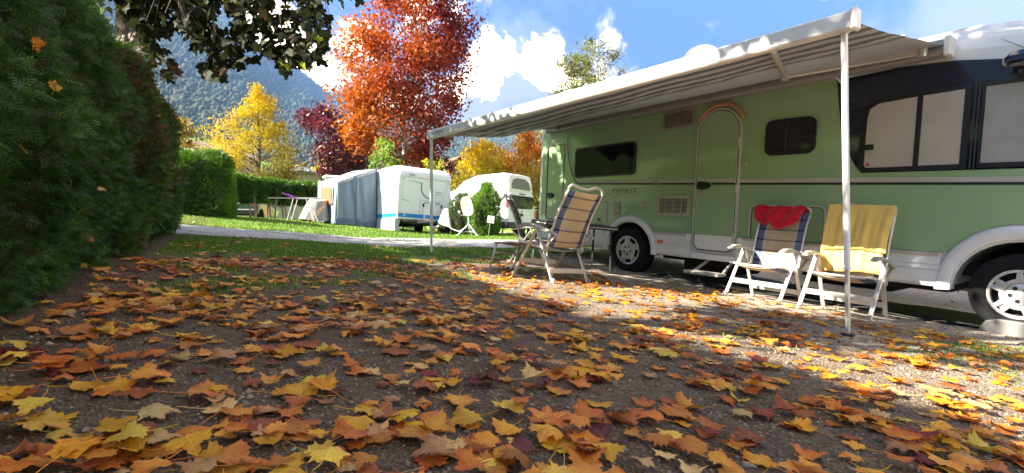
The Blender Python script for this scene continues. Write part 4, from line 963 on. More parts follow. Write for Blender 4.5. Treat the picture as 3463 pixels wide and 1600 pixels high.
fi = [(2.935, 1.12), (2.945, 1.092), (2.97, 1.084), (3.672, 1.096), (3.672, 1.748), (3.30, 1.7275), (3.03, 1.705), (2.955, 1.66), (2.938, 1.57), (2.935, 1.40)]
fw = window('front_window', fo, fi, M_blind, [fi1, [(3.376, 1.092), (3.672, 1.096), (3.672, 1.748), (3.376, 1.731)]], yo=-.020)
mpart('mullion', lambda b: b.box((3.355, -.017, 1.41), (.044, .012, .66), bev=.004), M_black, fw)
mpart('window_latch', lambda b: b.box((2.975, -.028, 1.285), (.075, .016, .055), bev=.008), M_black, fw)
mpart('round_sticker', lambda b: b.lathe([(0, -.0175), (.017, -.0175), (.017, -.016)], 16, (2.968, 0, 1.118)), plain('red_sticker', (.42, .05, .04), .5, var=.5, scale=90), fw)
dfo = [(3.79, 1.06), (4.70, 1.075), (4.40, 1.80), (3.79, 1.785)]; dfi = [(3.812, 1.099), (4.62, 1.105), (4.36, 1.757), (3.812, 1.749)]
window('cab_window', dfo, dfi, M_blind2, yo=-.018)
mpart('pillar_trim', lambda b: (b.box((3.742, -.010, 1.43), (.008, .012, .75)), b.box((3.768, -.010, 1.43), (.008, .012, .75))), plain('dark_pillar_trim', (.05, .045, .045), .35))
def mirror(b):
    b.box((4.12, -.20, 1.895), (.34, .20, .13), bev=.045); b.tube([(4.03, -.01, 1.80), (4.02, -.08, 1.83), (4.05, -.17, 1.86)], .022, 8)
mi_ = mpart('mirror', mirror, M_dark, smooth=True, angle=40)
mpart('mirror_lamp', lambda b: b.box((3.945, -.20, 1.885), (.02, .07, .05), bev=.008), M_trim, mi_)
# vents, hatches and small fittings
def vent(x0, z0, x1, z1, k, mat):
    o = mpart('vent', lambda b: ringpoly(b, sk(rrect(x0, z0, x1, z1, .022), k, x0), sk(rrect(x0+.028, z0+.03, x1-.028, z1-.03, .006), k, x0), -.016, .0), mat)
    mpart('vent_back', lambda b: b.prism(sk(rrect(x0+.026, z0+.028, x1-.026, z1-.028, .006), k, x0), -.0025, -.0002), M_black, o)
    def sl(b):
        n = 11
        for i in range(n):
            z = z0+.04+(z1-z0-.08)*i/(n-1); b.bar((x0+.03, -.010, z+k*.03), (x1-.03, -.010, z+k*(x1-x0-.03)), .009, .007)
        for q in (.25, .5, .75): x = x0+(x1-x0)*q; b.bar((x, -.008, z0+.03+k*(x-x0)), (x, -.008, z1-.03+k*(x-x0)), .006, .007, up=(1, 0, 0))
    setp(mpart('slats', sl, mat, o), kind='stuff')
vent(.50, 1.665, .992, 1.908, .042, plain('shaded_vent_plastic', (.30, .25, .21), .5)); vent(.498, .531, .987, .784, .012, M_vent)  # upper vent: darker plastic copy, awning shade put into its colour
def hatch(name, x0, z0, x1, z1, r):
    o = mpart(name, lambda b: ringpoly(b, rrect(x0, z0, x1, z1, r), rrect(x0+.014, z0+.014, x1-.014, z1-.014, r-.012), -.014, .0), M_trim)
    mpart('hatch_seal', lambda b: ringpoly(b, rrect(x0+.0142, z0+.0142, x1-.0142, z1-.0142, r-.012), rrect(x0+.022, z0+.022, x1-.022, z1-.022, r-.018), -.006, .0), M_black, o)
    return o
ga = hatch('garage_door', -1.822, .362, -1.403, 1.637, .06)
mpart('handle', lambda b: (b.prism([(-1.71+.077*math.cos(t)*1.0, .776+.046*math.sin(t)) for t in np.linspace(0, 2*pi, 20)[:-1]], -.022, -.001), b.box((-1.68, -.027, .78), (.07, .012, .03), bev=.005)), M_black, ga)
mpart('kick_band', lambda b: b.box((-1.61, -.003, .340), (.385, .004, .042)), M_trim, ga)
mpart('garage_catch', lambda b: b.box((-1.48, -.014, 1.09), (.11, .024, .022), bev=.006), M_beige)
hl = hatch('service_hatch', -1.0, .322, -.420, .714, .06)
mpart('lock', lambda b: (b.box((-.574, -.008, .405), (.075, .014, .085), bev=.006),), M_vent, hl); mpart('lock_barrel', lambda b: b.lathe([(0, -.02), (.018, -.02), (.02, -.012)], 14, (-.574, 0, .42)), M_black, hl)
hatch('service_hatch', 1.80, .27, 2.62, .70, .07)
mpart('socket_cover', lambda b: (b.box((-.219, -.018, .60), (.093, .034, .19), bev=.008), b.box((-.219, -.036, .535), (.02, .006, .02))), M_vent)
mpart('filler_cap', lambda b: b.lathe([(0, -.062), (.022, -.062), (.024, -.052), (.044, -.052), (.050, -.044), (.050, -.006), (.06, -.004), (.06, 0)], 28, (.24, 0, .650)), M_vent, smooth=True, angle=40)
mpart('side_lamp', lambda b: b.prism([(.58+.05*math.cos(t), .168+.022*math.sin(t)) for t in np.linspace(0, 2*pi, 20)[:-1]], -.034, -.012), M_amber)
mpart('drain_knob', lambda b: b.lathe([(0, -.03), (.014, -.03), (.018, 0)], 12, (1.905, 0, .34)), M_vent)
st_ = mpart('step', lambda b: (b.box((1.385, -.21, -.152), (.46, .19, .032), bev=.006), ), plain('worn_step_plate', (.52, .48, .41), .6, var=.25, scale=12, dirt=((.12, .1, .08), 9, .7)))
mpart('step_arm', lambda b: (b.bar((1.19, -.16, -.16), (1.25, .12, .0), .022, .03), b.bar((1.58, -.16, -.16), (1.56, .12, .0), .022, .03)), M_alu, st_)
TR = (pi/2, 0, 0)
M_letter = plain('black_lettering', (.012, .012, .014), .4); M_ghost = plain('pale_ghost_lettering', (.30, .43, .245), .3); M_greylet = plain('grey_lettering', (.27, .30, .27), .4)
def fit_text(name, txt, x0, x1, z0, z1, mat, shear, y, k=0.0, spacing=1.0):
    o = text_mesh(name, txt, .1, mat, RV_, (0, y, 0), TR, shear, .0004, spacing=spacing)
    b = [v.co for v in o.data.vertices]; w = max(v.x for v in b)-min(v.x for v in b); h = max(v.y for v in b)-min(v.y for v in b)
    mx = (max(v.x for v in b)+min(v.x for v in b))/2; my = (max(v.y for v in b)+min(v.y for v in b))/2
    for v in o.data.vertices: v.co.x = (v.co.x-mx)*(x1-x0)/w; v.co.y = (v.co.y-my)*(z1-z0)/h+k*v.co.x
    o.location = ((x0+x1)/2, y, (z0+z1)/2); return o
fit_text('lettering', 'ESPRIT', -.350, .145, .828, .890, M_letter, .35, -.0008, spacing=1.1)
fit_text('ghost_lettering', 'ESPRIT', -.48, .40, .745, .838, M_ghost, .4, -.0005, spacing=1.15)
fit_text('brand_lettering', 'Dethleffs', -1.835, -1.37, 1.722, 1.79, M_greylet, .1, -.0006, k=-.02)
ds = Matrix.Rotation(math.radians(-18), 3, 'Y') @ Matrix.Rotation(math.radians(35), 3, 'Z')
def sat(b):
    q = MB(); q.lathe([(0, .05), (.12, .04), (.22, .012), (.27, -.02), (.275, -.025), (.27, -.01), (.22, .025), (.12, .055), (0, .065)], 28)
    b.add([tuple(ds @ Vector(v)+Vector((.62, .66, 2.66))) for v in q.v], q.f)
    b.box((.62, .75, 2.40), (.22, .22, .08), bev=.02); b.bar((.62, .72, 2.40), (.62, .70, 2.62), .05, .05, up=(1, 0, 0))
mpart('satellite_dish', sat, M_trim, smooth=True, angle=40)
mpart('roof_vent', lambda b: b.box((2.1, 1.1, 2.40), (.6, .6, .12), bev=.04), M_white)
mpart('roof_rail', lambda b: (b.tube([(-1.6, .28, 2.36), (3.1, .28, 2.40)], .014, 8),), M_alu)
mpart('roof_seam', lambda b: (b.tube([(3.72, .085, 2.235), (3.87, .03, 2.14), (4.03, .006, 2.03)], .006, 6), b.tube([(3.2, .16, 2.30), (3.72, .16, 2.325)], .006, 6)), M_trim)

# ---- awning: a part of the motorhome, its pieces under it
cz_ = lambda s: 1.893+.044*s
def case(b):
    sec = [(-.001, 0), (-.105, .004), (-.128, .022), (-.128, .060), (-.118, .066), (-.118, .086), (-.130, .092), (-.122, .135), (-.06, .160), (-.001, .150)]
    k = len(sec)
    for s in (-1.73, -.9, 0, 1, 2, 3, 3.52): b.v += [(s, y, cz_(s)+z) for y, z in sec]
    for i in range(6):
        for j in range(k-1): b.f.append((i*k+j, (i+1)*k+j, (i+1)*k+j+1, i*k+j+1)); b.m.append(0)
    b.f.append(tuple(range(k))); b.f.append(tuple(6*k+j for j in range(k))[::-1]); b.m += [0, 0]
M_case = plain('grey_awning_case', (.27, .26, .26), .5, var=.05)
aw = mpart('awning', case, M_case)
mpart('case_end_cap', lambda b: b.box((3.548, -.075, cz_(3.55)+.075), (.055, .15, .175), bev=.012), M_railm, aw); mpart('case_end_cap', lambda b: b.box((-1.758, -.075, cz_(-1.75)+.075), (.055, .15, .175), bev=.012), M_railm, aw)
mpart('case_joint', lambda b: b.box((3.02, -.14, cz_(3.0)+.048), (.16, .03, .075), bev=.006), M_case, aw)
RA, RB = ml(1455, 456, 7.62), ml(2886, 66, 3.22)
rdir = (RB-RA).normalized(); upw = (MI.to_3x3() @ Vector((0, 0, 1))).normalized()
def rail(b):
    b.bar(RA, RB, .055, .115, up=upw, bev=.012)
    q = Vector((0, 1, 0)); b.bar(RA+q*.04-upw*.03, RB+q*.04-upw*.03, .04, .05, up=upw, bev=.008)
mpart('front_rail', rail, M_railm, aw)
for e in (RA-rdir*.012, RB+rdir*.012): mpart('rail_end_cap', lambda b: b.bar(e-rdir*.018, e+rdir*.018, .085, .135, up=upw, bev=.01), M_railm, aw)
mpart('rail_badge', lambda b: b.bar(RA+rdir*.10+Vector((0, -.029, 0)), RA+rdir*.42+Vector((0, -.029, 0)), .004, .05, up=upw), plain('grey_badge', (.36, .36, .37), .4), aw)
def canopy_mat():
    m_, nt, N, L, B = newmat('striped_awning_fabric')
    uv = N.new('ShaderNodeUVMap'); sp = N.new('ShaderNodeSeparateXYZ'); L.new(uv.outputs[0], sp.inputs[0])
    n = N.new('ShaderNodeTexNoise'); n.inputs['Scale'].default_value = 1.0; n.inputs['Detail'].default_value = 3; mp = N.new('ShaderNodeMapping'); mp.inputs['Scale'].default_value = (38, 5, 1)
    L.new(uv.outputs[0], mp.inputs[0]); L.new(mp.outputs[0], n.inputs['Vector'])
    def m(op, a, b):
        q = N.new('ShaderNodeMath'); q.operation = op
        for i, s in enumerate((a, b)):
            if hasattr(s, 'links'): L.new(s, q.inputs[i])
            else: q.inputs[i].default_value = s
        return q.outputs[0]
    v = m('ADD', sp.outputs[1], m('MULTIPLY', m('SUBTRACT', n.outputs['Fac'], .5), .035))
    s = m('SINE', m('MULTIPLY', v, 2*pi*9.5), 0)
    r = N.new('ShaderNodeMapRange'); r.inputs['From Min'].default_value = -.25; r.inputs['From Max'].default_value = .25; L.new(s, r.inputs['Value'])
    fade = N.new('ShaderNodeMapRange'); fade.inputs['From Min'].default_value = .60; fade.inputs['From Max'].default_value = .54; L.new(v, fade.inputs['Value'])
    f = m('MULTIPLY', r.outputs[0], fade.outputs[0])
    mx = N.new('ShaderNodeMix'); mx.data_type = 'RGBA'; mx.inputs['A'].default_value = (.43, .45, .48, 1); mx.inputs['B'].default_value = (.15, .16, .205, 1); L.new(f, mx.inputs['Factor'])
    L.new(mx.outputs['Result'], B.inputs['Base Color']); B.inputs['Roughness'].default_value = .75; B.inputs['Specular IOR Level'].default_value = .2
    t = N.new('ShaderNodeBsdfTranslucent'); L.new(mx.outputs['Result'], t.inputs['Color']); ms_ = N.new('ShaderNodeMixShader'); ms_.inputs[0].default_value = .14
    L.new(B.outputs[0], ms_.inputs[1]); L.new(t.outputs[0], ms_.inputs[2]); L.new(ms_.outputs[0], nt.nodes['Material Output'].inputs['Surface'])
    return m_
def canopy():
    nu, nv = 60, 30; b = MB(); c0 = Vector((-1.68, -.128, cz_(-1.68)+.09)); c1 = Vector((3.50, -.128, cz_(3.5)+.09)); a0 = RA+rdir*.06+upw*.03; a1 = RB-rdir*.06+upw*.03
    def f(u, v):                                  # v: 0 at the rail, 1 at the case
        p = (a0.lerp(a1, u)).lerp(c0.lerp(c1, u), v); e = 1-2*abs(u-.5); sag = .085*math.sin(pi*v)*(.16+1.25*(1-u)**1.3-.1*e)
        w = .010*math.sin(u*70+5*math.sin(v*6))*math.sin(pi*v)*(v**1.5)+.006*math.sin(u*27+v*9)*math.sin(pi*v)
        return p-Vector((0, 0, sag-w))
    b.grid(f, nu, nv); o = b.build('canopy', canopy_mat(), aw, True)
    ul = o.data.uv_layers.new(name='UVMap'); co = [(i/nu, j/nv) for j in range(nv+1) for i in range(nu+1)]
    for lp in o.data.loops: ul.data[lp.index].uv = co[lp.vertex_index]
    solid(o, .0012)
canopy()
# folding arms and legs
def arm(sh, el, ra, name):
    mpart(name, lambda b: (b.bar(sh, el, .035, .065, bev=.008), b.bar(el, ra, .032, .058, bev=.008), b.lathe([(0, -.05), (.04, -.05), (.04, .05), (0, .05)], 12, tuple(el), 'z'), b.lathe([(0, -.05), (.04, -.05), (.04, .05), (0, .05)], 12, tuple(sh), 'z')), M_alu, aw)
rp = lambda q, dz=-.045: RA.lerp(RB, q)+Vector((0, .05, 0))+upw*dz
arm(Vector((3.38, -.17, cz_(3.38)+.055)), Vector((2.30, -.42, cz_(2.3)+.03)), rp(.905), 'folding_arm')
arm(Vector((-1.50, -.17, cz_(-1.5)+.055)), Vector((-1.05, -1.15, cz_(-1.05)-.13)), rp(.055), 'folding_arm')
def leg(top, foot, name='leg'):
    top = MI @ top; foot = MI @ foot; j = top.lerp(foot, .78)
    o = mpart(name, lambda b: b.bar(top, j, .040, .030, up=rdir, bev=.005), M_railm, aw)
    mpart('lower_leg', lambda b: b.bar(j, foot, .031, .022, up=rdir, bev=.004), M_alu, o)
    mpart('leg_collar', lambda b: b.bar(j-(top-foot).normalized()*.012, j+(top-foot).normalized()*.012, .046, .034, up=rdir, bev=.004), M_railm, o)
    mpart('foot_plate', lambda b: b.box(foot+Vector((0, 0, .008)), (.07, .05, .014), bev=.004), M_black, o)
    mpart('leg_pivot', lambda b: b.bar(top-(top-foot).normalized()*.03, top+(top-foot).normalized()*.05, .055, .05, up=rdir, bev=.008), M_alu, o)
gf = lambda x, Z: Vector((*gx(x, Z), float(GB(*gx(x, Z)))+.004))
leg(P(1459, 468, 7.58), gf(1459, 7.58)); leg(P(2855, 100, 3.30), gf(2868, 3.30))
mpart('tie_strap', lambda b: b.bar(MI @ P(2828, 262, 4.9), MI @ P(2846, 280, 4.6), .02, .012), M_railm, aw)
rm = frame_on_ground(*((MM @ Vector((4.25, -.085, -.33))).xy), math.atan2(MD.y, MD.x))
rp_ = empty('levelling_ramp', mat=rm, label='pale grey plastic levelling ramp at the foot of the front wheel', cat='ramp')
b = MB(); b.prism([(-.33, .0), (.42, .0), (.42, .12), (-.22, .128), (-.29, .105), (-.325, .05)], -.055, .045); bevel(b.build('ramp_block', plain('pale_grey_ramp', (.15, .145, .14), .55, var=.1, dirt=((.2, .17, .13), 8, .5)), rp_), .012)
# ------------------------------------------------------------------ camping chairs, table, towels
M_frame = plain('champagne_aluminium', (.60, .56, .51), .36, metal=.45, var=.06, scale=14)
M_plastic = plain('grey_beige_plastic', (.36, .335, .30), .5, var=.06)
def weave(name, c):
    m_ = plain(name, c, .8, var=.10, scale=5, spec=.2, bump=.5, bscale=420); nt = m_.node_tree; N, L, B = nt.nodes, nt.links, nt.nodes['Principled BSDF']
    src = B.inputs['Base Color'].links[0].from_socket; t = N.new('ShaderNodeBsdfTranslucent'); L.new(src, t.inputs['Color']); mx = N.new('ShaderNodeMixShader'); mx.inputs[0].default_value = .25
    L.new(B.outputs[0], mx.inputs[1]); L.new(t.outputs[0], mx.inputs[2]); L.new(mx.outputs[0], nt.nodes['Material Output'].inputs['Surface']); return m_
M_cloth = weave('beige_mesh_fabric', (.60, .48, .31)); M_side = weave('slate_blue_mesh_fabric', (.16, .185, .29)); M_line = weave('navy_band', (.022, .028, .10)); M_band = weave('mauve_band', (.27, .20, .20)); M_piping = weave('pale_piping', (.60, .57, .54))
FAB = [M_cloth, M_side, M_line, M_band, M_piping]
def fabric(b, fn, length, w, first=.06, step=.118, side=.082):
    """strip of mesh fabric: side bands, piping, cross bands; fn(y, l) gives the point"""
    ys = [-w, -w+side, -w+side+.012, -w*.45, 0, w*.45, w-side-.012, w-side, w]; ls = []; kind = []
    l = 0; nxt = first
    while l < length-1e-6:
        if abs(l-nxt) < 1e-6: e = min(length, l+.016); kind.append(1); nxt += step
        else: e = min(length, nxt, l+.05); kind.append(0)
        ls.append(l); l = e
    ls.append(length); nu = len(ys)-1; b0 = len(b.v)
    for l in ls:
        for y in ys: b.v.append(tuple(fn(y, l)))
    for j in range(len(ls)-1):
        for i in range(nu):
            a = b0+j*(nu+1)+i; b.f.append((a, a+1, a+nu+2, a+nu+1))
            edge = i in (0, nu-1); pip = i in (1, nu-2); b.m.append((2 if kind[j] else 1) if edge else (3 if kind[j] else (4 if pip else 0)))
def chair(name, x, y, heading, label, recline, back_len=.66, group='camping chairs beside the motorhome', footrest=False, legz=.505, spread=.27, dz=0.0):
    root = empty(name, mat=frame_on_ground(x, y, heading, dz), label=label, cat='chair', group=group)
    W = .275; HZ, SZ, HX = .33, .352, -.125
    def add(nm, f, mat, par=root, smooth=False, angle=None): b = MB(); f(b); return b.build(nm, mat, par, smooth, angle)
    for s in (-1, 1):
        ap = Vector((.0, s*W, legz))
        add('leg', lambda b: (b.bar((spread, s*(W+.012), 0), ap+Vector((-.01, s*.012, 0)), .018, .036, up=(0, 1, 0), bev=.004)), M_frame)
        add('leg', lambda b: (b.bar((-spread, s*(W-.012), 0), ap+Vector((.01, -s*.012, 0)), .018, .036, up=(0, 1, 0), bev=.004)), M_frame)
        for fx in (spread, -spread): add('foot_cap', lambda b: b.box((fx, s*(W+(.012 if fx > 0 else -.012)), .02), (.045, .03, .045), bev=.008), M_plastic)
        def arm_(b):
            pr = [(-.27, .585), (-.20, .612), (-.05, .648), (.10, .668), (.20, .662), (.27, .635), (.285, .615), (.27, .612), (.18, .632), (.05, .632), (-.08, .612), (-.22, .578), (-.28, .565)]; pr = [(x_, z_-.115) for x_, z_ in pr]
            b.prism(pr, s*W-.028, s*W+.028)
        bevel(add('armrest', arm_, M_plastic), .006)
        add('hinge', lambda b: (b.lathe([(0, -.022), (.036, -.022), (.040, -.016), (.040, .016), (.036, .022), (0, .022)], 20, (HX, s*(W-.015), .33), 'y'), b.bar((HX, s*(W-.02), .33), (-.27, s*W, .465), .014, .02, up=(0, 1, 0))), M_plastic, smooth=True, angle=40)
    add('stretcher', lambda b: b.bar((spread-.075, -W, .17), (spread-.075, W, .17), .014, .050, bev=.004), M_frame)
    add('stretcher', lambda b: b.bar((-spread+.05, -W, .115), (-spread+.05, W, .115), .014, .050, bev=.004), M_frame)
    sx = lambda q: .27-.475*q
    add('seat_frame', lambda b: b.tube([(HX, -W+.02, HZ), (.0, -W+.02, HZ), (.20, -W+.02, SZ+.005), (.265, -W+.06, SZ), (.27, 0, SZ-.005), (.265, W-.06, SZ), (.20, W-.02, SZ+.005), (.0, W-.02, HZ), (HX, W-.02, HZ)], .0125, 8), M_frame, smooth=True)
    b = MB(); fabric(b, lambda yy, l: (.265-l*.83, yy, SZ-.02*math.sin(pi*l/.46)-.028*(1-(yy/.25)**2)-.05*l), .46, .25); solid(b.build('seat', FAB, root, True), .004)
    ca, sa = math.cos(recline), math.sin(recline)
    def bp(l, yy, off=0.0):                       # along the backrest; recline from upright
        wv = .028*math.sin(l*7.5-.6)*(l/.8); u = l; o = off+wv
        return Vector((HX-u*sa+o*ca, yy, HZ+u*ca+o*sa))
    for s in (-1, 1): add('back_tube', lambda b: b.tube([bp(back_len*q/10, s*(W-.02)) for q in range(11)], .0125, 8), M_frame, smooth=True)
    def hoop(b):
        t = [bp(back_len, -(W-.02)), bp(back_len+.02, -(W-.02), .01), bp(back_len+.055, -(W-.055), .022), bp(back_len+.058, -.12, .012), bp(back_len+.030, 0, -.012), bp(back_len+.030, .12, .0), bp(back_len+.045, W-.055, .018), bp(back_len+.02, W-.02, .01), bp(back_len, W-.02)]
        b.tube(t, .0125, 8)
    add('head_hoop', hoop, M_frame, smooth=True)
    def bf(yy, l):
        q = l/back_len; dip = .030*(1-(yy/.25)**2); nar = 1-.05*math.sin(q*pi*3)*abs(yy)/.25*.4
        p = bp(l+.02, yy*nar); return p-Vector((ca*dip, 0, sa*dip))
    b = MB(); fabric(b, bf, back_len-.025, .253, first=.05); solid(b.build('backrest', FAB, root, True), .004)
    if footrest:
        b = MB(); fabric(b, lambda yy, l: (.27+l, yy*.72, SZ-.005-.09*l-.03*math.sin(pi*l/.46)*(1-(yy/.25)**2)), .46, .25); solid(b.build('leg_rest', FAB, root, True), .004)
        add('leg_rest_frame', lambda b: b.tube([(.26, -.19, SZ-.005), (.50, -.19, SZ-.02), (.72, -.185, .31), (.735, -.16, .308), (.735, .16, .308), (.72, .185, .31), (.50, .19, SZ-.02), (.26, .19, SZ-.005)], .011, 8), M_frame, smooth=True)
        add('leg_rest_stand', lambda b: (b.tube([(.70, -.175, .31), (.77, -.175, .06), (.78, -.15, .018), (.785, 0, .014), (.78, .15, .018), (.77, .175, .06), (.70, .175, .31)], .012, 8), b.bar((.735, -.175, .20), (.735, .175, .20), .012, .02)), M_frame, smooth=True)
        add('strap', lambda b: (b.box((-.10, .20, SZ), (.05, .09, .012)), b.box((.02, -.16, SZ-.01), (.045, .03, .012))), plain('orange_strap', (.55, .17, .03), .7), root)
    return root, bp
near_chair, _ = chair('camping_chair', .40, 5.38, math.atan2(.735, -.68), 'beige camping chair seen from behind, its blue edged back reclined, leg rest in front', math.radians(20), .615, footrest=True)
far_chair, _ = chair('camping_chair', .26, 7.42, math.atan2(-.16, .98), 'beige camping chair seen edge-on behind the leg rest, facing the black table', math.radians(24), .615)
def side_pos(s, w): q = MM @ Vector((s, -w, 0)); return q.x, q.y
hd = math.atan2(-MN.y, -MN.x)
cA, bpA = chair('camping_chair', *side_pos(2.25, .50), hd-.04, 'camping chair with red shorts hung over its back, standing beside the motorhome', math.radians(11), .645, spread=.25)
cB, bpB = chair('camping_chair', *side_pos(3.02, .55), hd+.03, 'camping chair almost hidden by the yellow towel, nearest the awning pole', math.radians(9), .66, spread=.27)
def cloth_mat(name, c, sc=300):
    m_ = plain(name, c, .95, var=.10, scale=7, spec=.1, bump=.5, bscale=sc); nt = m_.node_tree; N, L, B = nt.nodes, nt.links, nt.nodes['Principled BSDF']
    B.inputs['Sheen Weight'].default_value = .3; return m_
M_yel = cloth_mat('yellow_terry', (.80, .54, .14)); M_red = cloth_mat('red_jersey', (.55, .008, .022))
def towel():
    root = empty('yellow_towel', mat=cB.matrix_world.copy(), label='yellow towel folded over the back of the chair behind the awning pole', cat='towel')
    BL = .66+.05; r_ = np.random.default_rng(4)
    def drape(x0, x1, lf, lb, off, ph):
        """front flap lf long, back flap lb; hangs over the hoop"""
        def f(u, v):
            yy = x0+(x1-x0)*u; L = (lf+lb)*v-lb                # -lb..lf, 0 at the hoop
            wr = .010*math.sin(u*21+ph)*min(1, abs(L)*3)+.006*math.sin(u*47+ph*2)*min(1, abs(L)*4)
            if L >= 0: p = bpB(max(0, BL-L), yy, off+.028+wr+.02*min(1, L*2)); p = p+Vector((0, .012*math.sin(L*9+ph)*(u-.5), 0)); return p+Vector((0, 0, -.012*math.sin(u*6+ph)*(L/lf)))
            p = bpB(max(0, BL+L), yy, -.028+.006*math.sin(u*19)); return p
        b = MB(); b.grid(f, 40, 36); return b
    o = drape(-.285, .240, .66, .30, .0, .4).build('lower_fold', M_yel, root, True); solid(o, .010)
    o = drape(-.280, .262, .455, .28, .022, 1.3).build('upper_fold', M_yel, root, True); solid(o, .012)
towel()
def shorts():
    root = empty('red_shorts', mat=cA.matrix_world.copy(), label='crumpled red shorts hanging over the top of the left of the two chairs', cat='shorts')
    BL = .645+.05
    out = {0: (.02, .235), .12: (.0, .19), .25: (-.005, .265), .4: (-.005, .285), .52: (0, .17), .58: (0, .185), .66: (0, .285), .85: (0, .285), .95: (0, .25), 1: (.0, .12)}
    ks = sorted(out)
    def f(u, v):
        lo = np.interp(u, ks, [out[k][1] for k in ks]); top = np.interp(u, ks, [out[k][0] for k in ks])
        lo = np.interp(u, [0, .06, .16, .30, .36, .40, .46, .60, .74, .9, 1], [.10, .17, .20, .235, .23, .155, .25, .268, .25, .19, .05])
        yy = -.31+.53*u+.02*math.sin(v*5); L = -.10+(lo+.10)*v
        wr = .012*math.sin(u*15+v*3)+.004*math.sin(u*37-v*7)+.004*math.sin(v*17+u*11)
        if L >= 0: return bpA(BL-L, -yy*-1 if False else yy, .034+wr+.015*math.sin(pi*v))
        return bpA(BL+L, yy, -.030+wr*.4)
    b = MB(); b.grid(f, 44, 24); solid(b.build('shorts_cloth', M_red, root, True), .008)
    b = MB(); b.tube([f(i/30, .36)+Vector((.012, 0, 0)) for i in range(31)], .006, 6); b.build('waistband', M_red, root, True)
shorts()
mg = empty('magazine', mat=cB.matrix_world @ Matrix.Translation((.13, -.10, .352)), label='colourful magazine lying on the seat under the yellow towel', cat='magazine')
b = MB(); b.box((0, 0, 0), (.21, .26, .008), Matrix.Rotation(.3, 3, 'Z')); b.build('cover', plain('printed_cover', (.25, .26, .34), .4, var=.7, scale=16), mg)
b = MB(); b.box((.06, -.06, .012), (.09, .05, .008), Matrix.Rotation(.8, 3, 'Z')); b.build('red_flap', M_red, mg)
def table():
    root = empty('folding_table', mat=frame_on_ground(.80, 7.28, math.radians(14)), label='black topped folding table standing behind the reclined chair', cat='table')
    def add(nm, f, mat): b = MB(); f(b); return b.build(nm, mat, root)
    H = .615
    bevel(add('table_top', lambda b: b.box((0, 0, H-.012), (1.02, .72, .058)), M_black), .008)
    add('top_edging', lambda b: (b.box((0, -.362, H-.014), (.98, .006, .010)), b.box((-.512, 0, H-.014), (.006, .68, .010))), M_trim)
    for sx in (-1, 1):
        for sy in (-1, 1):
            b = MB(); p0 = Vector((sx*.43, sy*.29, H-.02)); p1 = Vector((sx*.46, sy*.32, .0)); b.tube([p0, p0.lerp(p1, .6)], .015, 8); o = b.build('leg', M_black, root, True)
            b = MB(); b.tube([p0.lerp(p1, .6), p1], .0105, 8); b.build('leg_extension', M_alu, o, True)
            b = MB(); b.bar(p0.lerp(p1, .35), Vector((sx*.30, sy*.29, H-.02)), .01, .014); b.build('brace', M_trim, o)
table()
mat_ = sheet  # (name kept short) ground mat, stretched under the motorhome to paint its shade
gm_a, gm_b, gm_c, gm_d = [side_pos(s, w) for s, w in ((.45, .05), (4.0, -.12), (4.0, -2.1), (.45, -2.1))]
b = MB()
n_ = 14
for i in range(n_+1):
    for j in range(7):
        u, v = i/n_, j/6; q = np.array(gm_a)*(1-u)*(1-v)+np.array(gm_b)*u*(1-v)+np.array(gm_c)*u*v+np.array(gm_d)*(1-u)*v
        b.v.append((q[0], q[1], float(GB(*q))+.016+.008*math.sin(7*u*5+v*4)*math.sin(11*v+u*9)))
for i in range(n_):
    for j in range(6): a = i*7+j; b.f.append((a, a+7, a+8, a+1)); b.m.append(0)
gmt = b.build('ground_mat_and_shade', plain('black_mat_and_shade', (.014, .014, .015), .7, var=.3, bump=.4, bscale=12), None, True); setp(gmt, 'crumpled black ground mat beside the step, stretched under the motorhome as painted shade', 'mat'); solid(gmt, .006)
cbl = MB(); q = [side_pos(s, w) for s, w in ((.35, -.55), (.45, -.30), (.62, -.18), (.80, -.16), (.95, -.3), (.85, -.5))]
cbl.tube([(x_, y_, float(GB(x_, y_))+.02+.015*(i % 2)) for i, (x_, y_) in enumerate(q)], .011, 6); setp(cbl.build('power_cable', M_black, None, True), 'black power cable coiled on the ground under the motorhome', 'cable')

bx_, by_ = side_pos(.7, -3.5); box_hedge('thuja_hedge', bx_, by_, math.atan2(MD.y, MD.x), 6.5, .9, 1.5, 3500, .14, 'dark hedge added beyond the motorhome to darken the gap under its floor', 88, mat=M_thuja)  # hedge added only to blacken the view beneath the motorhome
# ------------------------------------------------------------------ the caravan and its tent
M_cwhite = plain('white_caravan_skin', (.78, .78, .78), .35, var=.03, scale=1.5, bump=.03, bscale=2, coat=.2)
M_blue = plain('bright_blue_stripe', (.01, .20, .60), .3); M_teal = plain('teal_stripe', (.04, .42, .50), .3); M_navy = plain('navy_decal', (.012, .03, .12), .3)
th = math.radians(36); c0 = Vector((-4.33, 19.5, g(-4.33, 19.5)+.02)); fr = Vector((math.cos(th), math.sin(th), 0)); bk = Vector((-math.sin(th), math.cos(th), 0))
tl = math.atan(-.045)
CM = Matrix.Translation(c0) @ Matrix.Rotation(th, 4, 'Z') @ Matrix.Rotation(.045, 4, 'Y')
CV = empty('caravan', mat=CM, label='white caravan with blue waist stripe standing on the grass beyond the road', cat='caravan')
def cpart(name, f, mat, par=CV, smooth=False, angle=None): b = MB(); f(b); return b.build(name, mat, par, smooth, angle)
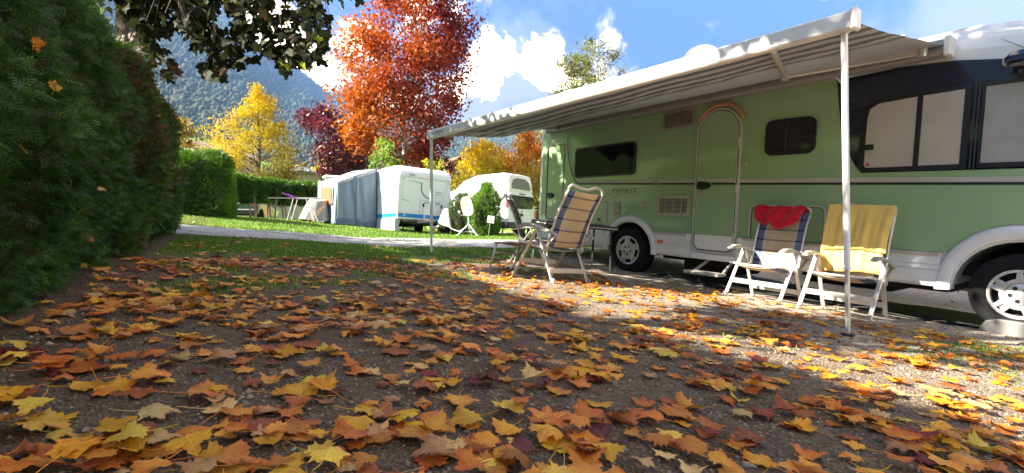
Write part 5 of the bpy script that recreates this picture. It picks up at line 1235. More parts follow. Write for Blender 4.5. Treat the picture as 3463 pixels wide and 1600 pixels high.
def cbody(b):                       # x across 0..2.3, y back 0..5.2, z up .42..2.5
    ring = lambda y, ins, top, bot, rt: [(ins, y, bot)]+[(ins+rt-rt*math.cos(a), y, top-rt+rt*math.sin(a)) for a in np.linspace(0, pi/2, 6)]+[(2.3-ins-rt+rt*math.sin(a), y, top-rt+rt*math.cos(a)) for a in np.linspace(0, pi/2, 6)]+[(2.3-ins, y, bot)]
    secs = [(.0, .07, 2.20, .50, .16), (.02, .03, 2.26, .46, .17), (.10, .0, 2.40, .44, .2), (.30, 0, 2.50, .44, .2), (.8, 0, 2.54, .44, .2), (4.6, 0, 2.54, .44, .2), (5.1, 0, 2.38, .44, .2), (5.25, .06, 2.1, .5, .2)]
    n = None
    for s in secs: r = ring(*s); n = len(r); b.v += r
    for i in range(len(secs)-1):
        for j in range(n): b.f.append((i*n+j, i*n+(j+1) % n, (i+1)*n+(j+1) % n, (i+1)*n+j)); b.m.append(0)
    b.f.append(tuple(range(n))); b.f.append(tuple((len(secs)-1)*n+j for j in range(n))[::-1]); b.m += [0, 0]
cpart('body', cbody, M_cwhite, smooth=True, angle=35)
cpart('blue_band', lambda b: (b.box((1.15, -.012, .60), (2.16, .02, .14)), b.box((-.012, 1.0, .60), (.02, 1.85, .14))), M_blue)
cpart('lower_band', lambda b: b.box((1.15, -.010, .495), (2.16, .02, .05)), M_cwhite)
cpart('roof_seam', lambda b: (b.box((1.15, -.012, 2.07), (2.15, .02, .022)),), M_trim)
cpart('corner_strip', lambda b: (b.tube([(.055, .0, .5), (.04, .0, 1.2), (.06, .0, 2.0)], .016, 6), b.tube([(2.245, .0, .5), (2.26, .0, 1.2), (2.24, .0, 2.0)], .016, 6)), M_trim)
cpart('recessed_bracket_panel', lambda b: (b.prism([(.14, .72), (.75, .90), (.22, 1.95)], -.028, .0), b.prism([(.14, .72), (.75, .90), (.76, .84), (.16, .68)], -.036, .0)), M_cwhite)
cpart('recessed_bracket_panel', lambda b: b.prism([(2.16, .72), (1.78, .90), (2.10, 1.95)], -.028, .0), M_cwhite)
cpart('corner_slot', lambda b: b.prism([(.16, 1.22), (.46, 1.16), (.46, 1.12), (.16, 1.18)], -.034, -.02), M_trim)
hb_ = cpart('locker_door', lambda b: ringpoly(b, rrect(.92, .64, 1.98, 1.22, .08), rrect(.94, .66, 1.96, 1.20, .07), -.016, -.0), M_trim)
cpart('locker_panel', lambda b: b.prism(rrect(.94, .66, 1.96, 1.20, .07), -.009, .0), M_cwhite, hb_)
cpart('locker_handle', lambda b: (b.box((1.20, -.02, 1.135), (.18, .02, .035)), b.box((1.68, -.02, 1.135), (.18, .02, .035))), plain('grey_handle', (.2, .2, .2), .5), hb_)
for x in (1.06, 1.84):
    o = cpart('rack_arm', lambda b: b.bar((x, -.06, 1.04), (x+.05, -.09, .42), .03, .045, bev=.005), M_cwhite); cpart('rack_arm_top', lambda b: b.box((x, -.07, 1.03), (.05, .06, .14), bev=.01), M_black, o)
cpart('marker_lamp', lambda b: b.lathe([(0, -.04), (.05, -.035), (.06, -.01)], 16, (.30, 0, .60)), M_trim); cpart('marker_lamp', lambda b: b.lathe([(0, -.03), (.03, -.03), (.04, -.0)], 14, (.24, 0, 1.98)), M_trim); cpart('marker_lamp', lambda b: b.lathe([(0, -.03), (.03, -.03), (.04, -.0)], 14, (2.12, 0, 1.98)), M_trim)
cpart('teal_swoosh', lambda b: b.prism([(.36, 1.93), (1.02, 1.90), (.98, 1.86)], -.006, .0), M_teal)
def sw(b):
    pts = [(.98+.0, 1.87)]+[(1.40+.43*math.cos(a), 1.70+.40*math.sin(a)) for a in np.linspace(math.radians(165), math.radians(275), 16)]
    b.tube([(x, -.012, z) for x, z in pts], .016, 6)
cpart('navy_swoosh', sw, M_navy, smooth=True); cpart('navy_underline', lambda b: b.prism([(1.58, 1.50), (2.06, 1.495), (1.58, 1.475)], -.006, 0), plain('grey_decal', (.25, .30, .38), .4))
def ctext(nm, t, x, z, size, mat): o = text_mesh(nm, t, size, mat, CV, (x, -.022, z), TR, .1, .001); return o
ctext('lettering', 'ERIBA', .56, 2.15, .10, M_letter); ctext('lettering', 'Nova', 1.72, 1.585, .11, plain('grey_script', (.22, .26, .33), .4))
wn = cpart('side_window', lambda b: (b.box((-.012, .62, 1.66), (.03, .78, .78), bev=.01)), M_trim); cpart('curtain', lambda b: b.grid(lambda u, v: (-.040+.003*math.sin(u*40), .30+.62*u, 1.33+.64*v), 40, 2), plain('beige_curtain', (.36, .31, .28), .8)); cpart('window_pane', lambda b: b.box((-.0285, .62, 1.66), (.004, .68, .68)), M_glass2, wn)
cpart('side_decal', lambda b: (b.tube([(-.012, 1.62, 1.50), (-.012, 1.45, 1.35), (-.012, 1.36, 1.12)], .014, 6), b.box((-.008, 1.1, 1.08), (.01, .6, .03))), M_navy); cpart('side_marker', lambda b: b.box((-.02, .42, .78), (.02, .05, .03)), M_amber)
cpart('skirt_cloth', lambda b: (b.grid(lambda u, v: (-.03+.02*math.sin(u*25), .10+1.75*u, .02+.44*v), 30, 4), b.prism([(-.03, .0), (.20, .0), (.12, .2), (.20, .46), (-.03, .46)], .05, .07)), plain('grey_skirt_cloth', (.42, .43, .46), .8, var=.1))
cpart('chassis', lambda b: (b.box((1.15, 2.0, .36), (1.9, 3.9, .10)), b.bar((.5, .3, .36), (1.15, -.95, .40), .07, .08), b.bar((1.8, .3, .36), (1.15, -.95, .40), .07, .08), b.tube([(.4, .25, .4), (.4, .25, .0)], .03), b.tube([(1.9, .25, .4), (1.9, .25, .0)], .03)), M_chassis)
for x in (.12, 2.18): cpart('wheel', lambda b: b.lathe([(.1, -.08), (.3, -.08), (.32, -.05), (.32, .05), (.3, .08), (.1, .08)], 24, (x, 2.6, .31), 'x'), M_rubber)
cpart('bumper_bar', lambda b: (b.box((1.0, -.12, .405), (1.5, .05, .07), bev=.01), b.tube([(.05, -.02, .46), (.3, -.06, .36), (.7, -.10, .31), (1.3, -.12, .33)], .014, 6)), plain('dark_bumper', (.10, .08, .07), .6))
hc = empty('hitch_cover', mat=CM @ Matrix.Translation((1.78, -.62, 0)), label='off white cloth cover draped over the caravan drawbar', cat='cover')
def hcf(u, v):
    a = 2*pi*u; r_ = .10+.27*v**.7; r_ *= 1+.16*v*math.sin(3*a+1)+.08*v*math.sin(7*a); return (r_*math.cos(a)*.95, r_*math.sin(a), .93-.72*v+.05*v*math.sin(2*a+.5))
b = MB(); b.grid(hcf, 36, 12); b.add([hcf(i/12, 0) for i in range(12)], [tuple(range(12))]); b.build('cover_cloth', plain('off_white_cover_cloth', (.48, .46, .40), .8, var=.1, bump=.3, bscale=8), hc, True); b = MB(); b.tube([(0, 0, 0), (0, 0, .9)], .035); b.tube([(0, .3, .38), (0, 0, .40), (0, -.2, .4)], .04); b.build('drawbar_head', M_chassis, hc)

M_tgrey = plain('blue_grey_tent_cloth', (.125, .175, .235), .7, var=.12, scale=2, bump=.8, bscale=3.5); M_tlight = plain('light_blue_tent_cloth', (.15, .205, .245), .7, var=.08, scale=2, bump=.35, bscale=5); M_troof = plain('white_tent_roof', (.33, .34, .37), .6, var=.05, bump=.25, bscale=4)
M_tclear = plain('clear_window_film', (.30, .32, .38), .15, var=.2, scale=6); M_torange = cloth_mat('orange_curtain', (.46, .10, .028))
def tent():
    A = c0+bk*1.9; A.z = g(A.x, A.y); B = A-fr*1.62; B.z = g(B.x, B.y); D = B+bk*2.25; D.z = g(D.x, D.y); E = A+bk*2.6; E.z = g(E.x, E.y)
    root = empty('tent_awning', tuple(B), 0, 'blue grey tent awning with light front and orange curtain, built onto the caravan side', 'tent'); O = Vector(root.location)
    A, B, D, E = A-O, B-O, D-O, E-O; hA, hB = 2.40, 1.66; up = Vector((0, 0, 1)); nf = -bk
    def T(nm, f, mat, par=root, sm=True, th=.006): b = MB(); f(b); o = b.build(nm, mat, par, sm); solid(o, th); return o
    def quad(p, q, r, s, nu, nv, w=.02, n=nf, fq=6, ph=0): return lambda b: b.grid(lambda u, v: (p.lerp(q, u)).lerp(s.lerp(r, u), v)+n*(w*math.sin(fq*u*3+3*v+ph)*math.sin(pi*min(1, u*1.0+.05))*(.6+.4*math.sin(5*v+9*u))), nu, nv)
    Bt, At = B+up*hB+fr*.06, A+up*hA; lowf = .30
    T('front_panel', quad(B+up*.02-fr*.0, A+up*.02, At, Bt, 40, 20, .035, nf, 9), M_tgrey)
    T('mud_flap', quad(B+up*.0+nf*.03, A+up*.0+nf*.03, A+up*lowf+nf*.03, B+up*lowf+nf*.03, 30, 4, .02, nf, 11), plain('darker_blue_flap', (.07, .10, .17), .6, var=.3, scale=4))
    mid = B.lerp(A, .47); mt = Bt.lerp(At, .47)
    b = MB(); b.tube([mid+nf*.05, mt-up*.02+nf*.05], .012, 6); b.tube([A+nf*.05, At+nf*.04], .016, 6); b.build('zip_strip', plain('dark_zip', (.03, .05, .11), .6), root)
    Dt = D+up*hB+bk*0; sl = -fr
    T('side_panel', quad(B+sl*.05, D+sl*.05, Dt, Bt, 16, 14, .02, sl, 5), M_tlight)
    f0, f1 = .14, .90
    w = lambda u, v: (B+sl*.06).lerp(D+sl*.06, u).lerp(Bt.lerp(Dt, u)+sl*.02, v)+sl*.022
    T('window_film', lambda b: b.grid(lambda u, v: w(f0+(f1-f0)*u, .46+.43*v), 6, 6), M_tclear, th=.002)
    T('curtain', lambda b: b.grid(lambda u, v: w(f0+.06+(f1-f0-.12)*u*(1-.12*(1-v)), .475+.40*v)+sl*(.012+.012*math.sin(u*22+v*2)), 24, 8), M_torange, th=.002)
    Et = E+up*hA
    T('roof', quad(Bt-fr*.03, At, Et, Dt, 14, 14, -.03, up, 3), M_troof)
    T('roof_valance', quad(Bt+nf*.02, At+nf*.02, At+nf*.02-up*.12, Bt+nf*.02-up*.10, 16, 2, .006), M_troof)
    for p, q in ((B, Bt), (D, Dt)): b = MB(); b.tube([p+fr*.06, q], .016, 6); b.build('pole', M_alu, root)
    b = MB(); b.tube([D+sl*.05+up*.0, D+sl*.02+up*hB, D+up*(hB+.10)+fr*.05], .018, 6); b.build('white_post', M_cwhite, root)
tent()
rv = Vector(c0)+bk*4.6-fr*.9
o = empty('roof_box', (rv.x, rv.y, g(rv.x, rv.y)), th, 'white rounded roof hood peeping over the tent awning roof', 'roof hood')
b = MB(); b.box((0, 0, 1.98), (.8, .5, .15), bev=.06); b.box((.2, -.26, 2.0), (.2, .08, .07), bev=.03); b.tube([(-.3, 0, 0), (-.3, 0, 2.0)], .03); b.build('hood', M_cwhite, o, True, 40)

# ------------------------------------------------------------------ the white camper van
ph = math.radians(50); v0 = Vector((-.20, 22.0, g(-.2, 22)+.0)); VM = Matrix.Translation(v0) @ Matrix.Rotation(ph, 4, 'Z')
VN = empty('camper_van', mat=VM, label='white camper van with high roof parked behind the thuja shrubs', cat='van')
def vpart(name, f, mat, par=VN, smooth=False, angle=None): b = MB(); f(b); return b.build(name, mat, par, smooth, angle)
def vbody(b):                       # x across 0..1.95, y forward 0..4.9, z up
    def ring(y, ins, bot, belt, top, ri): return [(ins+.04, y, bot), (ins, y, bot+.15), (ins, y, belt), (ins+.10, y, top-.1), (ins+.20, y, top)]+[(1.95-ins-.20, y, top), (1.95-ins-.10, y, top-.1), (1.95-ins, y, belt), (1.95-ins, y, bot+.15), (1.95-ins-.04, y, bot)]
    secs = [(.0, .06, .36, 1.1, 1.78), (.06, .01, .32, 1.1, 1.86), (.3, .0, .30, 1.1, 1.90), (3.1, 0, .30, 1.1, 1.90), (3.7, .02, .30, 1.12, 1.45), (4.0, .03, .30, 1.06, 1.18), (4.7, .06, .30, .9, 1.0), (4.9, .16, .40, .7, .8)]
    n = 10
    for s in secs: b.v += ring(*s, 0)
    for i in range(len(secs)-1):
        for j in range(n): b.f.append((i*n+j, i*n+(j+1) % n, (i+1)*n+(j+1) % n, (i+1)*n+j)); b.m.append(0)
    b.f.append(tuple(range(n))); b.f.append(tuple((len(secs)-1)*n+j for j in range(n))[::-1]); b.m += [0, 0]
vpart('body', vbody, M_cwhite, smooth=True, angle=30)
def vroof(b):
    def ring(y, ins, z0, z1): return [(ins, y, z0), (ins+.04, y, z0+.55*(z1-z0)), (ins+.16, y, z1-.05), (ins+.30, y, z1), (1.95-ins-.30, y, z1), (1.95-ins-.16, y, z1-.05), (1.95-ins-.04, y, z0+.55*(z1-z0)), (1.95-ins, y, z0)]
    secs = [(.05, .16, 1.86, 2.30), (.10, .12, 1.86, 2.58), (.5, .08, 1.86, 2.68), (2.0, .08, 1.86, 2.68), (2.8, .08, 1.86, 2.50), (3.5, .10, 1.75, 2.05), (3.8, .14, 1.5, 1.62)]
    n = 8
    for s in secs: b.v += ring(*s)
    for i in range(len(secs)-1):
        for j in range(n): b.f.append((i*n+j, i*n+(j+1) % n, (i+1)*n+(j+1) % n, (i+1)*n+j)); b.m.append(0)
    b.f.append(tuple(range(n))); b.f.append(tuple((len(secs)-1)*n+j for j in range(n))[::-1]); b.m += [0, 0]
vpart('high_roof', vroof, M_cwhite, smooth=True, angle=30)
M_greyw = plain('grey_roof_window', (.16, .16, .17), .3, var=.1)
vpart('roof_rear_window', lambda b: b.prism([(.36, 1.98), (1.58, 1.94), (1.62, 2.05), (1.50, 2.30), (1.25, 2.42), (.70, 2.44), (.46, 2.36), (.36, 2.2)], .030, .09), M_greyw)
vpart('rear_window', lambda b: b.prism([(.14, 1.70), (1.82, 1.66), (1.86, 1.45), (1.74, 1.16), (1.66, 1.12), (.30, 1.12), (.16, 1.25)], -.012, .08), glass_mat('van_rear_glass', (.02, .02, .025), .15))
vpart('brake_lamp', lambda b: b.box((1.0, -.005, 1.76), (.42, .04, .05), bev=.01), plain('dark_red_lamp', (.16, .01, .02), .2, coat=.6))
M_rlamp = plain('red_tail_lamp', (.55, .02, .03), .2, var=.2, coat=.8)
for x in (.03, 1.92):
    l_ = vpart('tail_lamp', lambda b: b.box((x, .03, 1.33 if x < 1 else .93), (.11, .10, .36), bev=.02), M_rlamp); vpart('reversing_lamp', lambda b: b.box((x, .03, .68), (.10, .09, .14), bev=.02), M_trim, l_)
vpart('bumper', lambda b: b.box((.975, .02, .40), (1.94, .16, .28), bev=.04), M_black)
vpart('number_plate', lambda b: b.box((.72, -.07, .70), (.52, .012, .11)), M_cwhite); vpart('plate_band', lambda b: b.box((.485, -.078, .70), (.045, .006, .11)), M_blue)
o = text_mesh('plate_lettering', 'W-72', .11, M_letter, VN, (.77, -.0775, .70), TR)
bpl = o; bpl.data.name = 'plate_lettering'
vpart('plate_recess', lambda b: b.prism([(.40, .80), (1.10, .80), (1.02, .92), (.50, .92)], -.02, .05), M_dark)
vpart('badge', lambda b: b.lathe([(0, -.02), (.06, -.015), (.065, .0)], 18, (.97, 0, 1.0)), M_trim); vpart('door_seam', lambda b: (b.box((.975, -.003, 1.05), (.004, .012, .05)), b.box((1.6, -.004, .86), (.24, .006, .022))), M_trim)
vpart('side_graphic', lambda b: (b.add([(-.004, .55, 1.30), (-.004, .22, 1.62), (.05, .22, 1.80), (.05, .9, 1.80), (-.004, .9, 1.3)], [(0, 1, 2, 3, 4)])), M_greyw)
vpart('roof_side_band', lambda b: b.add([(.085, .42, 1.98), (.10, .42, 2.30), (.125, .7, 2.40), (.115, 2.3, 2.36), (.10, 3.2, 1.95)], [(0, 1, 2, 3, 4)]), plain('pale_grey_band', (.42, .43, .44), .4))
vw = vpart('roof_side_window', lambda b: b.box((.088, 1.25, 2.15), (.03, .75, .32), bev=.01), M_greyw); vpart('roof_window_pane', lambda b: b.box((.070, 1.25, 2.15), (.006, .60, .22)), M_glass2, vw)
vpart('door_handle', lambda b: b.box((-.015, .62, .98), (.03, .10, .20), bev=.02), M_black); vpart('lower_cladding', lambda b: b.box((-.006, 1.6, .42), (.03, 3.0, .26), bev=.01), M_black)
for y in (.85, 3.95):
    for x in (.10, 1.85): vpart('wheel', lambda b: b.lathe([(.1, -.1), (.31, -.1), (.34, -.06), (.34, .06), (.31, .1), (.1, .1)], 24, (x, y, .33), 'x'), M_rubber)
o = empty('white_trailer', (*gx(1568, 25), g(*gx(1568, 25))), .5, 'white vehicle body glimpsed between the caravan and the camper van', 'vehicle')
b = MB(); b.box((0, 0, 1.45), (1.5, 2.0, 1.1), bev=.12); b.build('body', M_cwhite, o, True, 40); b = MB(); b.box((0, -.98, 1.55), (.8, .06, .3), bev=.02); b.build('window', M_glass2, o); b = MB(); b.box((0, 0, .55), (1.2, 1.6, .7)); b.build('chassis', M_chassis, o)

# ------------------------------------------------------------------ smaller things on the far grass
def sat_stand():
    x, y = gx(1585, 18.2); root = empty('dish_stand', (x, y, g(x, y)), 0, 'cream oval satellite dish on a white tripod beside the caravan', 'satellite dish')
    def add(nm, f, mat, par=root, sm=True): b = MB(); f(b); return b.build(nm, mat, par, sm, 40)
    add('mast', lambda b: b.tube([(0, 0, .25), (0, 0, .95)], .022, 8), M_cwhite)
    for a in (200, 320, 80): d = Vector((math.cos(math.radians(a)), math.sin(math.radians(a)), 0)); add('leg', lambda b: (b.tube([Vector((0, 0, .42)), d*.42], .016, 8), b.tube([Vector((0, 0, .16)), d*.30+Vector((0, 0, .12))], .007, 6), b.lathe([(0, 0), (.035, 0), (.03, .03), (0, .035)], 10, tuple(d*.42), 'z')), M_cwhite)
    R = Matrix.Rotation(math.radians(-16), 3, 'Z') @ Matrix.Rotation(math.radians(-14), 3, 'Y')
    def dish(b):
        q = MB(); 
        for i in range(28):
            a = 2*pi*i/28; cx, sx = math.cos(a), math.sin(a); sg = lambda v: math.copysign(abs(v)**.7, v)
            for k, yy in ((1.0, 0), (.97, -.025), (.5, .015), (0, .03)): q.v.append((.21*k*sg(cx), yy, .34*k*sg(sx)))
        for i in range(28):
            for k in range(3): q.f.append((i*4+k, i*4+k+1, ((i+1) % 28)*4+k+1, ((i+1) % 28)*4+k))
        b.add([tuple(R @ Vector(v)+Vector((-.05, -.07, 1.02))) for v in q.v], q.f)
    solid(add('dish', dish, plain('cream_dish', (.74, .62, .36), .4, var=.05)), .012)
    add('receiver_arm', lambda b: b.tube([(-.05, -.05, .72), (-.22, -.30, .70), (-.30, -.34, .78)], .012, 6), M_cwhite); add('receiver', lambda b: b.lathe([(0, -.05), (.035, -.05), (.035, .04), (.045, .06), (0, .06)], 12, (-.30, -.36, .82)), M_cwhite)
    add('cable', lambda b: b.tube([(-.02, -.08, .70), (.0, -.05, .45), (-.10, 0, .28), (-.35, .05, .15), (-.62, .1, .25), (-.78, .2, .45), (-.85, .4, .6)], .014, 6), M_cwhite)
sat_stand()
def sign():
    x, y = gx(1650, 17.6); root = empty('number_sign', (x, y, g(x, y)), 0, 'small white sign 85 86 on a thin wooden stake', 'sign')
    R = Matrix.Rotation(math.radians(9), 3, 'Y')
    b = MB(); b.bar((0, 0, -.1), (.075, 0, .48), .022, .022, up=(0, 1, 0)); b.build('stake', plain('stake_wood', (.30, .24, .17), .8), root)
    b = MB(); b.box((.10, -.02, .57), (.23, .012, .24), R, bev=.004); b.build('board', plain('white_board', (.66, .66, .63), .5, var=.05), root)
    for i, t in enumerate(('85', '86')): o = text_mesh('lettering', t, .085, M_letter, root, (.058+.095*i-.01, -.0275, .525-.015*i), (pi/2, math.radians(9), 0))
    b = MB(); b.box((.085, -.0268, .64), (.05, .002, .012), R); b.box((.15, -.0268, .63), (.05, .002, .012), R); b.build('small_print', plain('grey_print', (.3, .3, .3), .6), root)
sign()
def dryer():
    x, y = gx(998, 19.4); root = empty('drying_rack', (x, y, g(x, y)), math.radians(8), 'white clothes drying rack with purple hinges standing by the tent', 'drying rack')
    M_pur = plain('purple_plastic', (.20, .02, .30), .4); H = .86
    b = MB(); 
    for s in (-.28, .28): b.tube([(-.22, s, 0), (.02, s, H)], .012, 6); b.tube([(.75, s, 0), (.45, s, H-.05)], .012, 6)
    b.build('legs', M_cwhite, root); b = MB(); b.box((0, 0, H), (1.9, .02, .02)); 
    for s in (-.28, 0, .28): b.tube([(0, s, H), (1.0, s, H)], .010, 6)
    b.build('bars', M_alu, root); b = MB(); 
    for s in (-.28, .28): b.bar((-.36, s, H+.16), (.03, s, H), .035, .05, bev=.006)
    b.box((.02, 0, H), (.10, .62, .05), bev=.01); b.build('hinge', M_pur, root)
dryer()
def covered():
    x, y = gx(1062, 20.6); root = empty('covered_bicycles', (x, y, g(x, y)), 0, 'grey white cover draped over something tall beside the tent side', 'covered load')
    def f(u, v):
        a = 2*pi*u; r_ = 1+.10*math.sin(3*a+2)*v+.06*math.sin(9*a)*v; w = .16+.16*v**.8; l = .30+.24*v; t = 1-v
        return (l*math.cos(a)*r_+.16*(1-v), w*1.5*math.sin(a)*r_, .80*(1-v**1.3)+.08+.05*math.sin(2*a))
    b = MB(); b.grid(f, 32, 12); b.add([f(i/16, 0) for i in range(16)], [tuple(range(16))]); b.build('cover_cloth', plain('pale_cover_cloth', (.30, .295, .28), .7, var=.12, bump=.5, bscale=5), root, True)
    for q in (0, 1): b = MB(); b.tube([(-.12+.2*q, -.45, 0), (.50+.1*q, -.5, .58+.05*q)], .014, 6); b.build('guy_pole', plain('orange_wood_pole', (.45, .22, .10), .6), root)
covered()
def blue_car():
    x, y = gx(806, 24.5); root = empty('parked_car', (x, y, g(x, y)-.1), math.radians(10), 'dark blue car seen from behind through the gap under the far hedge', 'car')
    M_cb = plain('dark_blue_paint', (.008, .016, .06), .15, coat=.8)
    b = MB(); secs = [(0, .05, .35, .55, .95), (.1, 0, .3, .6, 1.0), (.35, .02, .28, .7, 1.38), (.8, .04, .28, .8, 1.45), (2.4, .05, .28, .8, 1.42), (3.2, .04, .28, .8, .95), (4.2, .1, .3, .6, .75)]
    def ring(y_, i, bo, be, to): return [(i-.85+.05, y_, bo), (i-.85, y_, be), (i-.80, y_, (be+to)/2), (i-.60, y_, to), (.60-i, y_, to), (.80-i, y_, (be+to)/2), (.85-i, y_, be), (.80-i, y_, bo)]
    for s in secs: b.v += ring(*s)
    for i in range(6):
        for j in range(8): b.f.append((i*8+j, i*8+(j+1) % 8, (i+1)*8+(j+1) % 8, (i+1)*8+j)); b.m.append(0)
    b.f += [tuple(range(8)), tuple(48+j for j in range(8))[::-1]]; b.m += [0, 0]; b.build('body', M_cb, root, True, 30)
    def add(nm, c, d, mat, bv=.01): q = MB(); q.box(c, d, bev=bv); return q.build(nm, mat, root)
    add('rear_window', (0, .17, 1.20), (1.1, .30, .26), M_glass); add('bumper', (0, .0, .40), (1.62, .14, .18), M_black); add('chrome_strip', (0, -.04, .53), (1.5, .04, .04), M_trim); add('number_plate', (-.02, -.03, .86), (.52, .03, .13), M_cwhite, .004)
    for s in (-1, 1): add('tail_lamp', (s*.72, .02, .78), (.18, .08, .16), M_rlamp); q = MB(); q.lathe([(.1, -.1), (.29, -.1), (.31, 0), (.29, .1), (.1, .1)], 20, (s*.74, .75, .31), 'x'); q.build('wheel', M_rubber, root)
    text_mesh('plate_lettering', 'B 410', .13, M_letter, root, (-.02, -.0465, .86), TR)
blue_car()

# ------------------------------------------------------------------ houses
M_plaster = plain('cream_plaster', (.50, .45, .34), .9, var=.08, scale=2); M_tile = plain('red_roof_tiles', (.36, .12, .07), .8, var=.25, scale=6, bump=.6, bscale=14); M_wood = plain('warm_timber', (.34, .16, .06), .7, var=.3, scale=5); M_grroof = plain('grey_flat_roof', (.26, .24, .22), .85, var=.15); M_wdark = plain('house_window_glass', (.05, .07, .09), .1, var=.3)
def house(name, label, x, y, rz, w, d, h, rh, wall, roof, wins=(), eave=.4, cat='house', z0=None, chim=False):
    z0 = g(x, y) if z0 is None else z0; root = empty(name, (x, y, z0), rz, label, cat)
    b = MB(); b.prism([(-w/2, -.5), (w/2, -.5), (w/2, h), (0, h+rh), (-w/2, h)], -d/2, d/2); b.build('wall', wall, root)
    b = MB(); e = eave; t = .16; sl = rh/(w/2)
    for s in (-1, 1):
        p = [(s*.0, h+rh+.02), (s*(w/2+e), h-sl*e+.02), (s*(w/2+e), h-sl*e+.02+t), (0, h+rh+t+.02)]; b.prism(p if s > 0 else p[::-1], -d/2-e, d/2+e)
    ro = b.build('roof', roof, root)
    if chim: b = MB(); b.box((w*.2, 0, h+rh+.2), (.5, .5, 1.0)); b.build('chimney', wall, ro)
    for (wx, wz, ww, wh) in wins:
        b = MB(); b.box((wx, -d/2-.03, wz), (ww+.16, .08, wh+.16)); f = b.build('window', M_cwhite, root); b = MB(); b.box((wx, -d/2-.075, wz), (ww, .02, wh)); b.build('pane', M_wdark, f)
    return root
ch = house('chalet', 'small timber chalet with red tiled roof and a dish beside its ridge', *gx(1524, 62), math.radians(28), 2.3, 5.5, 8.0, .75, M_wood, M_tile, [(0, 6.6, .8, .9)], .45, z0=.7)
M_dish = plain('white_dish', (.72, .72, .70), .4)
b = MB(); q = MB(); q.lathe([(0, .08), (.2, .06), (.36, 0), (.37, -.01)], 24); b.add([tuple(Matrix.Rotation(-.5, 3, 'Z') @ Vector(v)+Vector((1.75, -1.9, 9.45))) for v in q.v], q.f); b.tube([(1.8, -1.7, 8.0), (1.8, -1.7, 11.2)], .025, 6); b.bar((1.0, -1.75, 10.9), (1.85, -1.7, 11.25), .04, .04); b.box((1.25, -1.75, 11.0), (.02, .5, .02)); b.build('dish_and_aerial', M_dish, ch, True, 40)
house('flat_house', 'low beige building with pale sloping roof edge behind the far hedge', *gx(1026, 44), math.radians(20), 6.4, 6, 3.9, .35, M_plaster, M_grroof, [], .5, 'building', z0=1.2)
house('villa', 'cream house with a window and brown eaves showing above the squat hedge', *gx(708, 42), math.radians(-14), 4.4, 6, 5.6, .8, M_plaster, plain('brown_roof', (.16, .11, .08), .8), [(1.05, 4.9, .9, 1.2)], .5, z0=1.35)
for i, (p, yy, Z, w) in enumerate([(1012, 596, 230, 10), (1042, 585, 260, 9), (1070, 590, 240, 8), (632, 560, 240, 11), (1003, 573, 280, 9)]):
    zt = CZ+(800-yy)/1770*Z; house('farmhouse', ['white farmhouse below the vineyard, behind the flat roof', 'white farmhouse with blue grey roof at the vineyard foot', 'small farmhouse right of the two below the vineyard', 'pale farmhouse on the meadow above the squat hedge', 'uppermost farmhouse left of the vineyard rows'][i], *gx(p, Z), .3*i-.4, w, 9, 4.5, 2.2, M_cwhite if i != 3 else M_plaster, [M_grroof, plain('slate_blue_roof', (.14, .18, .24), .7), M_tile, M_grroof, M_tile][i], [(-w*.25, 2.8, 1.2, 1.4), (w*.22, 2.8, 1.2, 1.4)], .5, z0=zt-4.5, chim=i < 2)
# ------------------------------------------------------------------ grass, pebbles, fallen leaves
q_ = lambda X, Y: -.6*X+.8*Y
def grass():
    r = np.random.default_rng(31); n = 130000
    Y = np.exp(r.uniform(math.log(2.2), math.log(30), n)); X = r.uniform(-.72, .30, n)*Y
    q = q_(X, Y); low = .55*X+6.05; nz = vnoise(X*1.6+3, Y*1.6+8, 1)
    edge = q-low+(nz-.5)*3.0
    strip = (edge > .05) & (q < 7.85+.15*np.sin(X*5)); far = (q > 10.6+.15*np.sin(X*4)) & (Y < 24) & (r.random(n) < .8)
    moss = (vnoise(X*1.9+7, Y*1.9, 3) > .64) & (q-low > -2.2) & (X < .8) & (r.random(n) < .5)
    hed = (.88*X+.47*Y) > -.55
    keep = ((strip & hed) | far | (moss & hed)) ; X, Y = X[keep], Y[keep]
    # tufts by the front wheel and on the right edge
    for (cx, cy, rr, m) in ((2.6, 3.05, .35, 900), (2.95, 3.25, .30, 900), (2.3, 2.55, .4, 700), (3.2, 3.35, .28, 900), (2.35, 1.95, .35, 420), (1.4, 2.9, .25, 160), (2.75, 2.2, .3, 380), (3.5, 3.55, .3, 700)):
        a = r.uniform(0, 2*pi, m); d = rr*np.sqrt(r.random(m)); ok = vnoise((cx+d*np.cos(a))*9, (cy+d*np.sin(a))*9, 2) > .45
        X = np.concatenate([X, (cx+d*np.cos(a))[ok]]); Y = np.concatenate([Y, (cy+d*np.sin(a))[ok]])
    n = len(X); Z = GB(X, Y); a = r.uniform(0, 2*pi, n); h = r.uniform(.012, .030, n)*(1+.05*Y)*np.where(X > 1.2, .7, 1); w = h*.13*(1+Y*.06)
    ln = r.uniform(.2, .8, n)*h; c, s = np.cos(a), np.sin(a)
    base = np.stack([X, Y, Z-.004], -1); wv = np.stack([-s*w, c*w, 0*w], -1); tip = base+np.stack([c*ln, s*ln, h], -1); md = base+np.stack([c*ln*.3, s*ln*.3, h*.6], -1)
    V = np.stack([base-wv, base+wv, md+wv*.6, tip, md-wv*.6], 1).reshape(-1, 3); b = (np.arange(n)*5)[:, None]
    F = np.concatenate([b+np.array([0, 1, 2]), b+np.array([0, 2, 4]), b+np.array([4, 2, 3])])
    t = np.repeat(np.clip(r.uniform(.1, .9, n)+.3*(vnoise(X*.9, Y*.9, 5)-.5), 0, 1), 5)
    m_ = foliage('grass_blades', [(.06, .12, .012), (.10, .20, .018), (.16, .28, .025), (.30, .30, .07)], .35, .5, pscale=.8)
    setp(link('grass', np_mesh('grass', V, F, m_, attr=t)), kind='stuff')
grass()
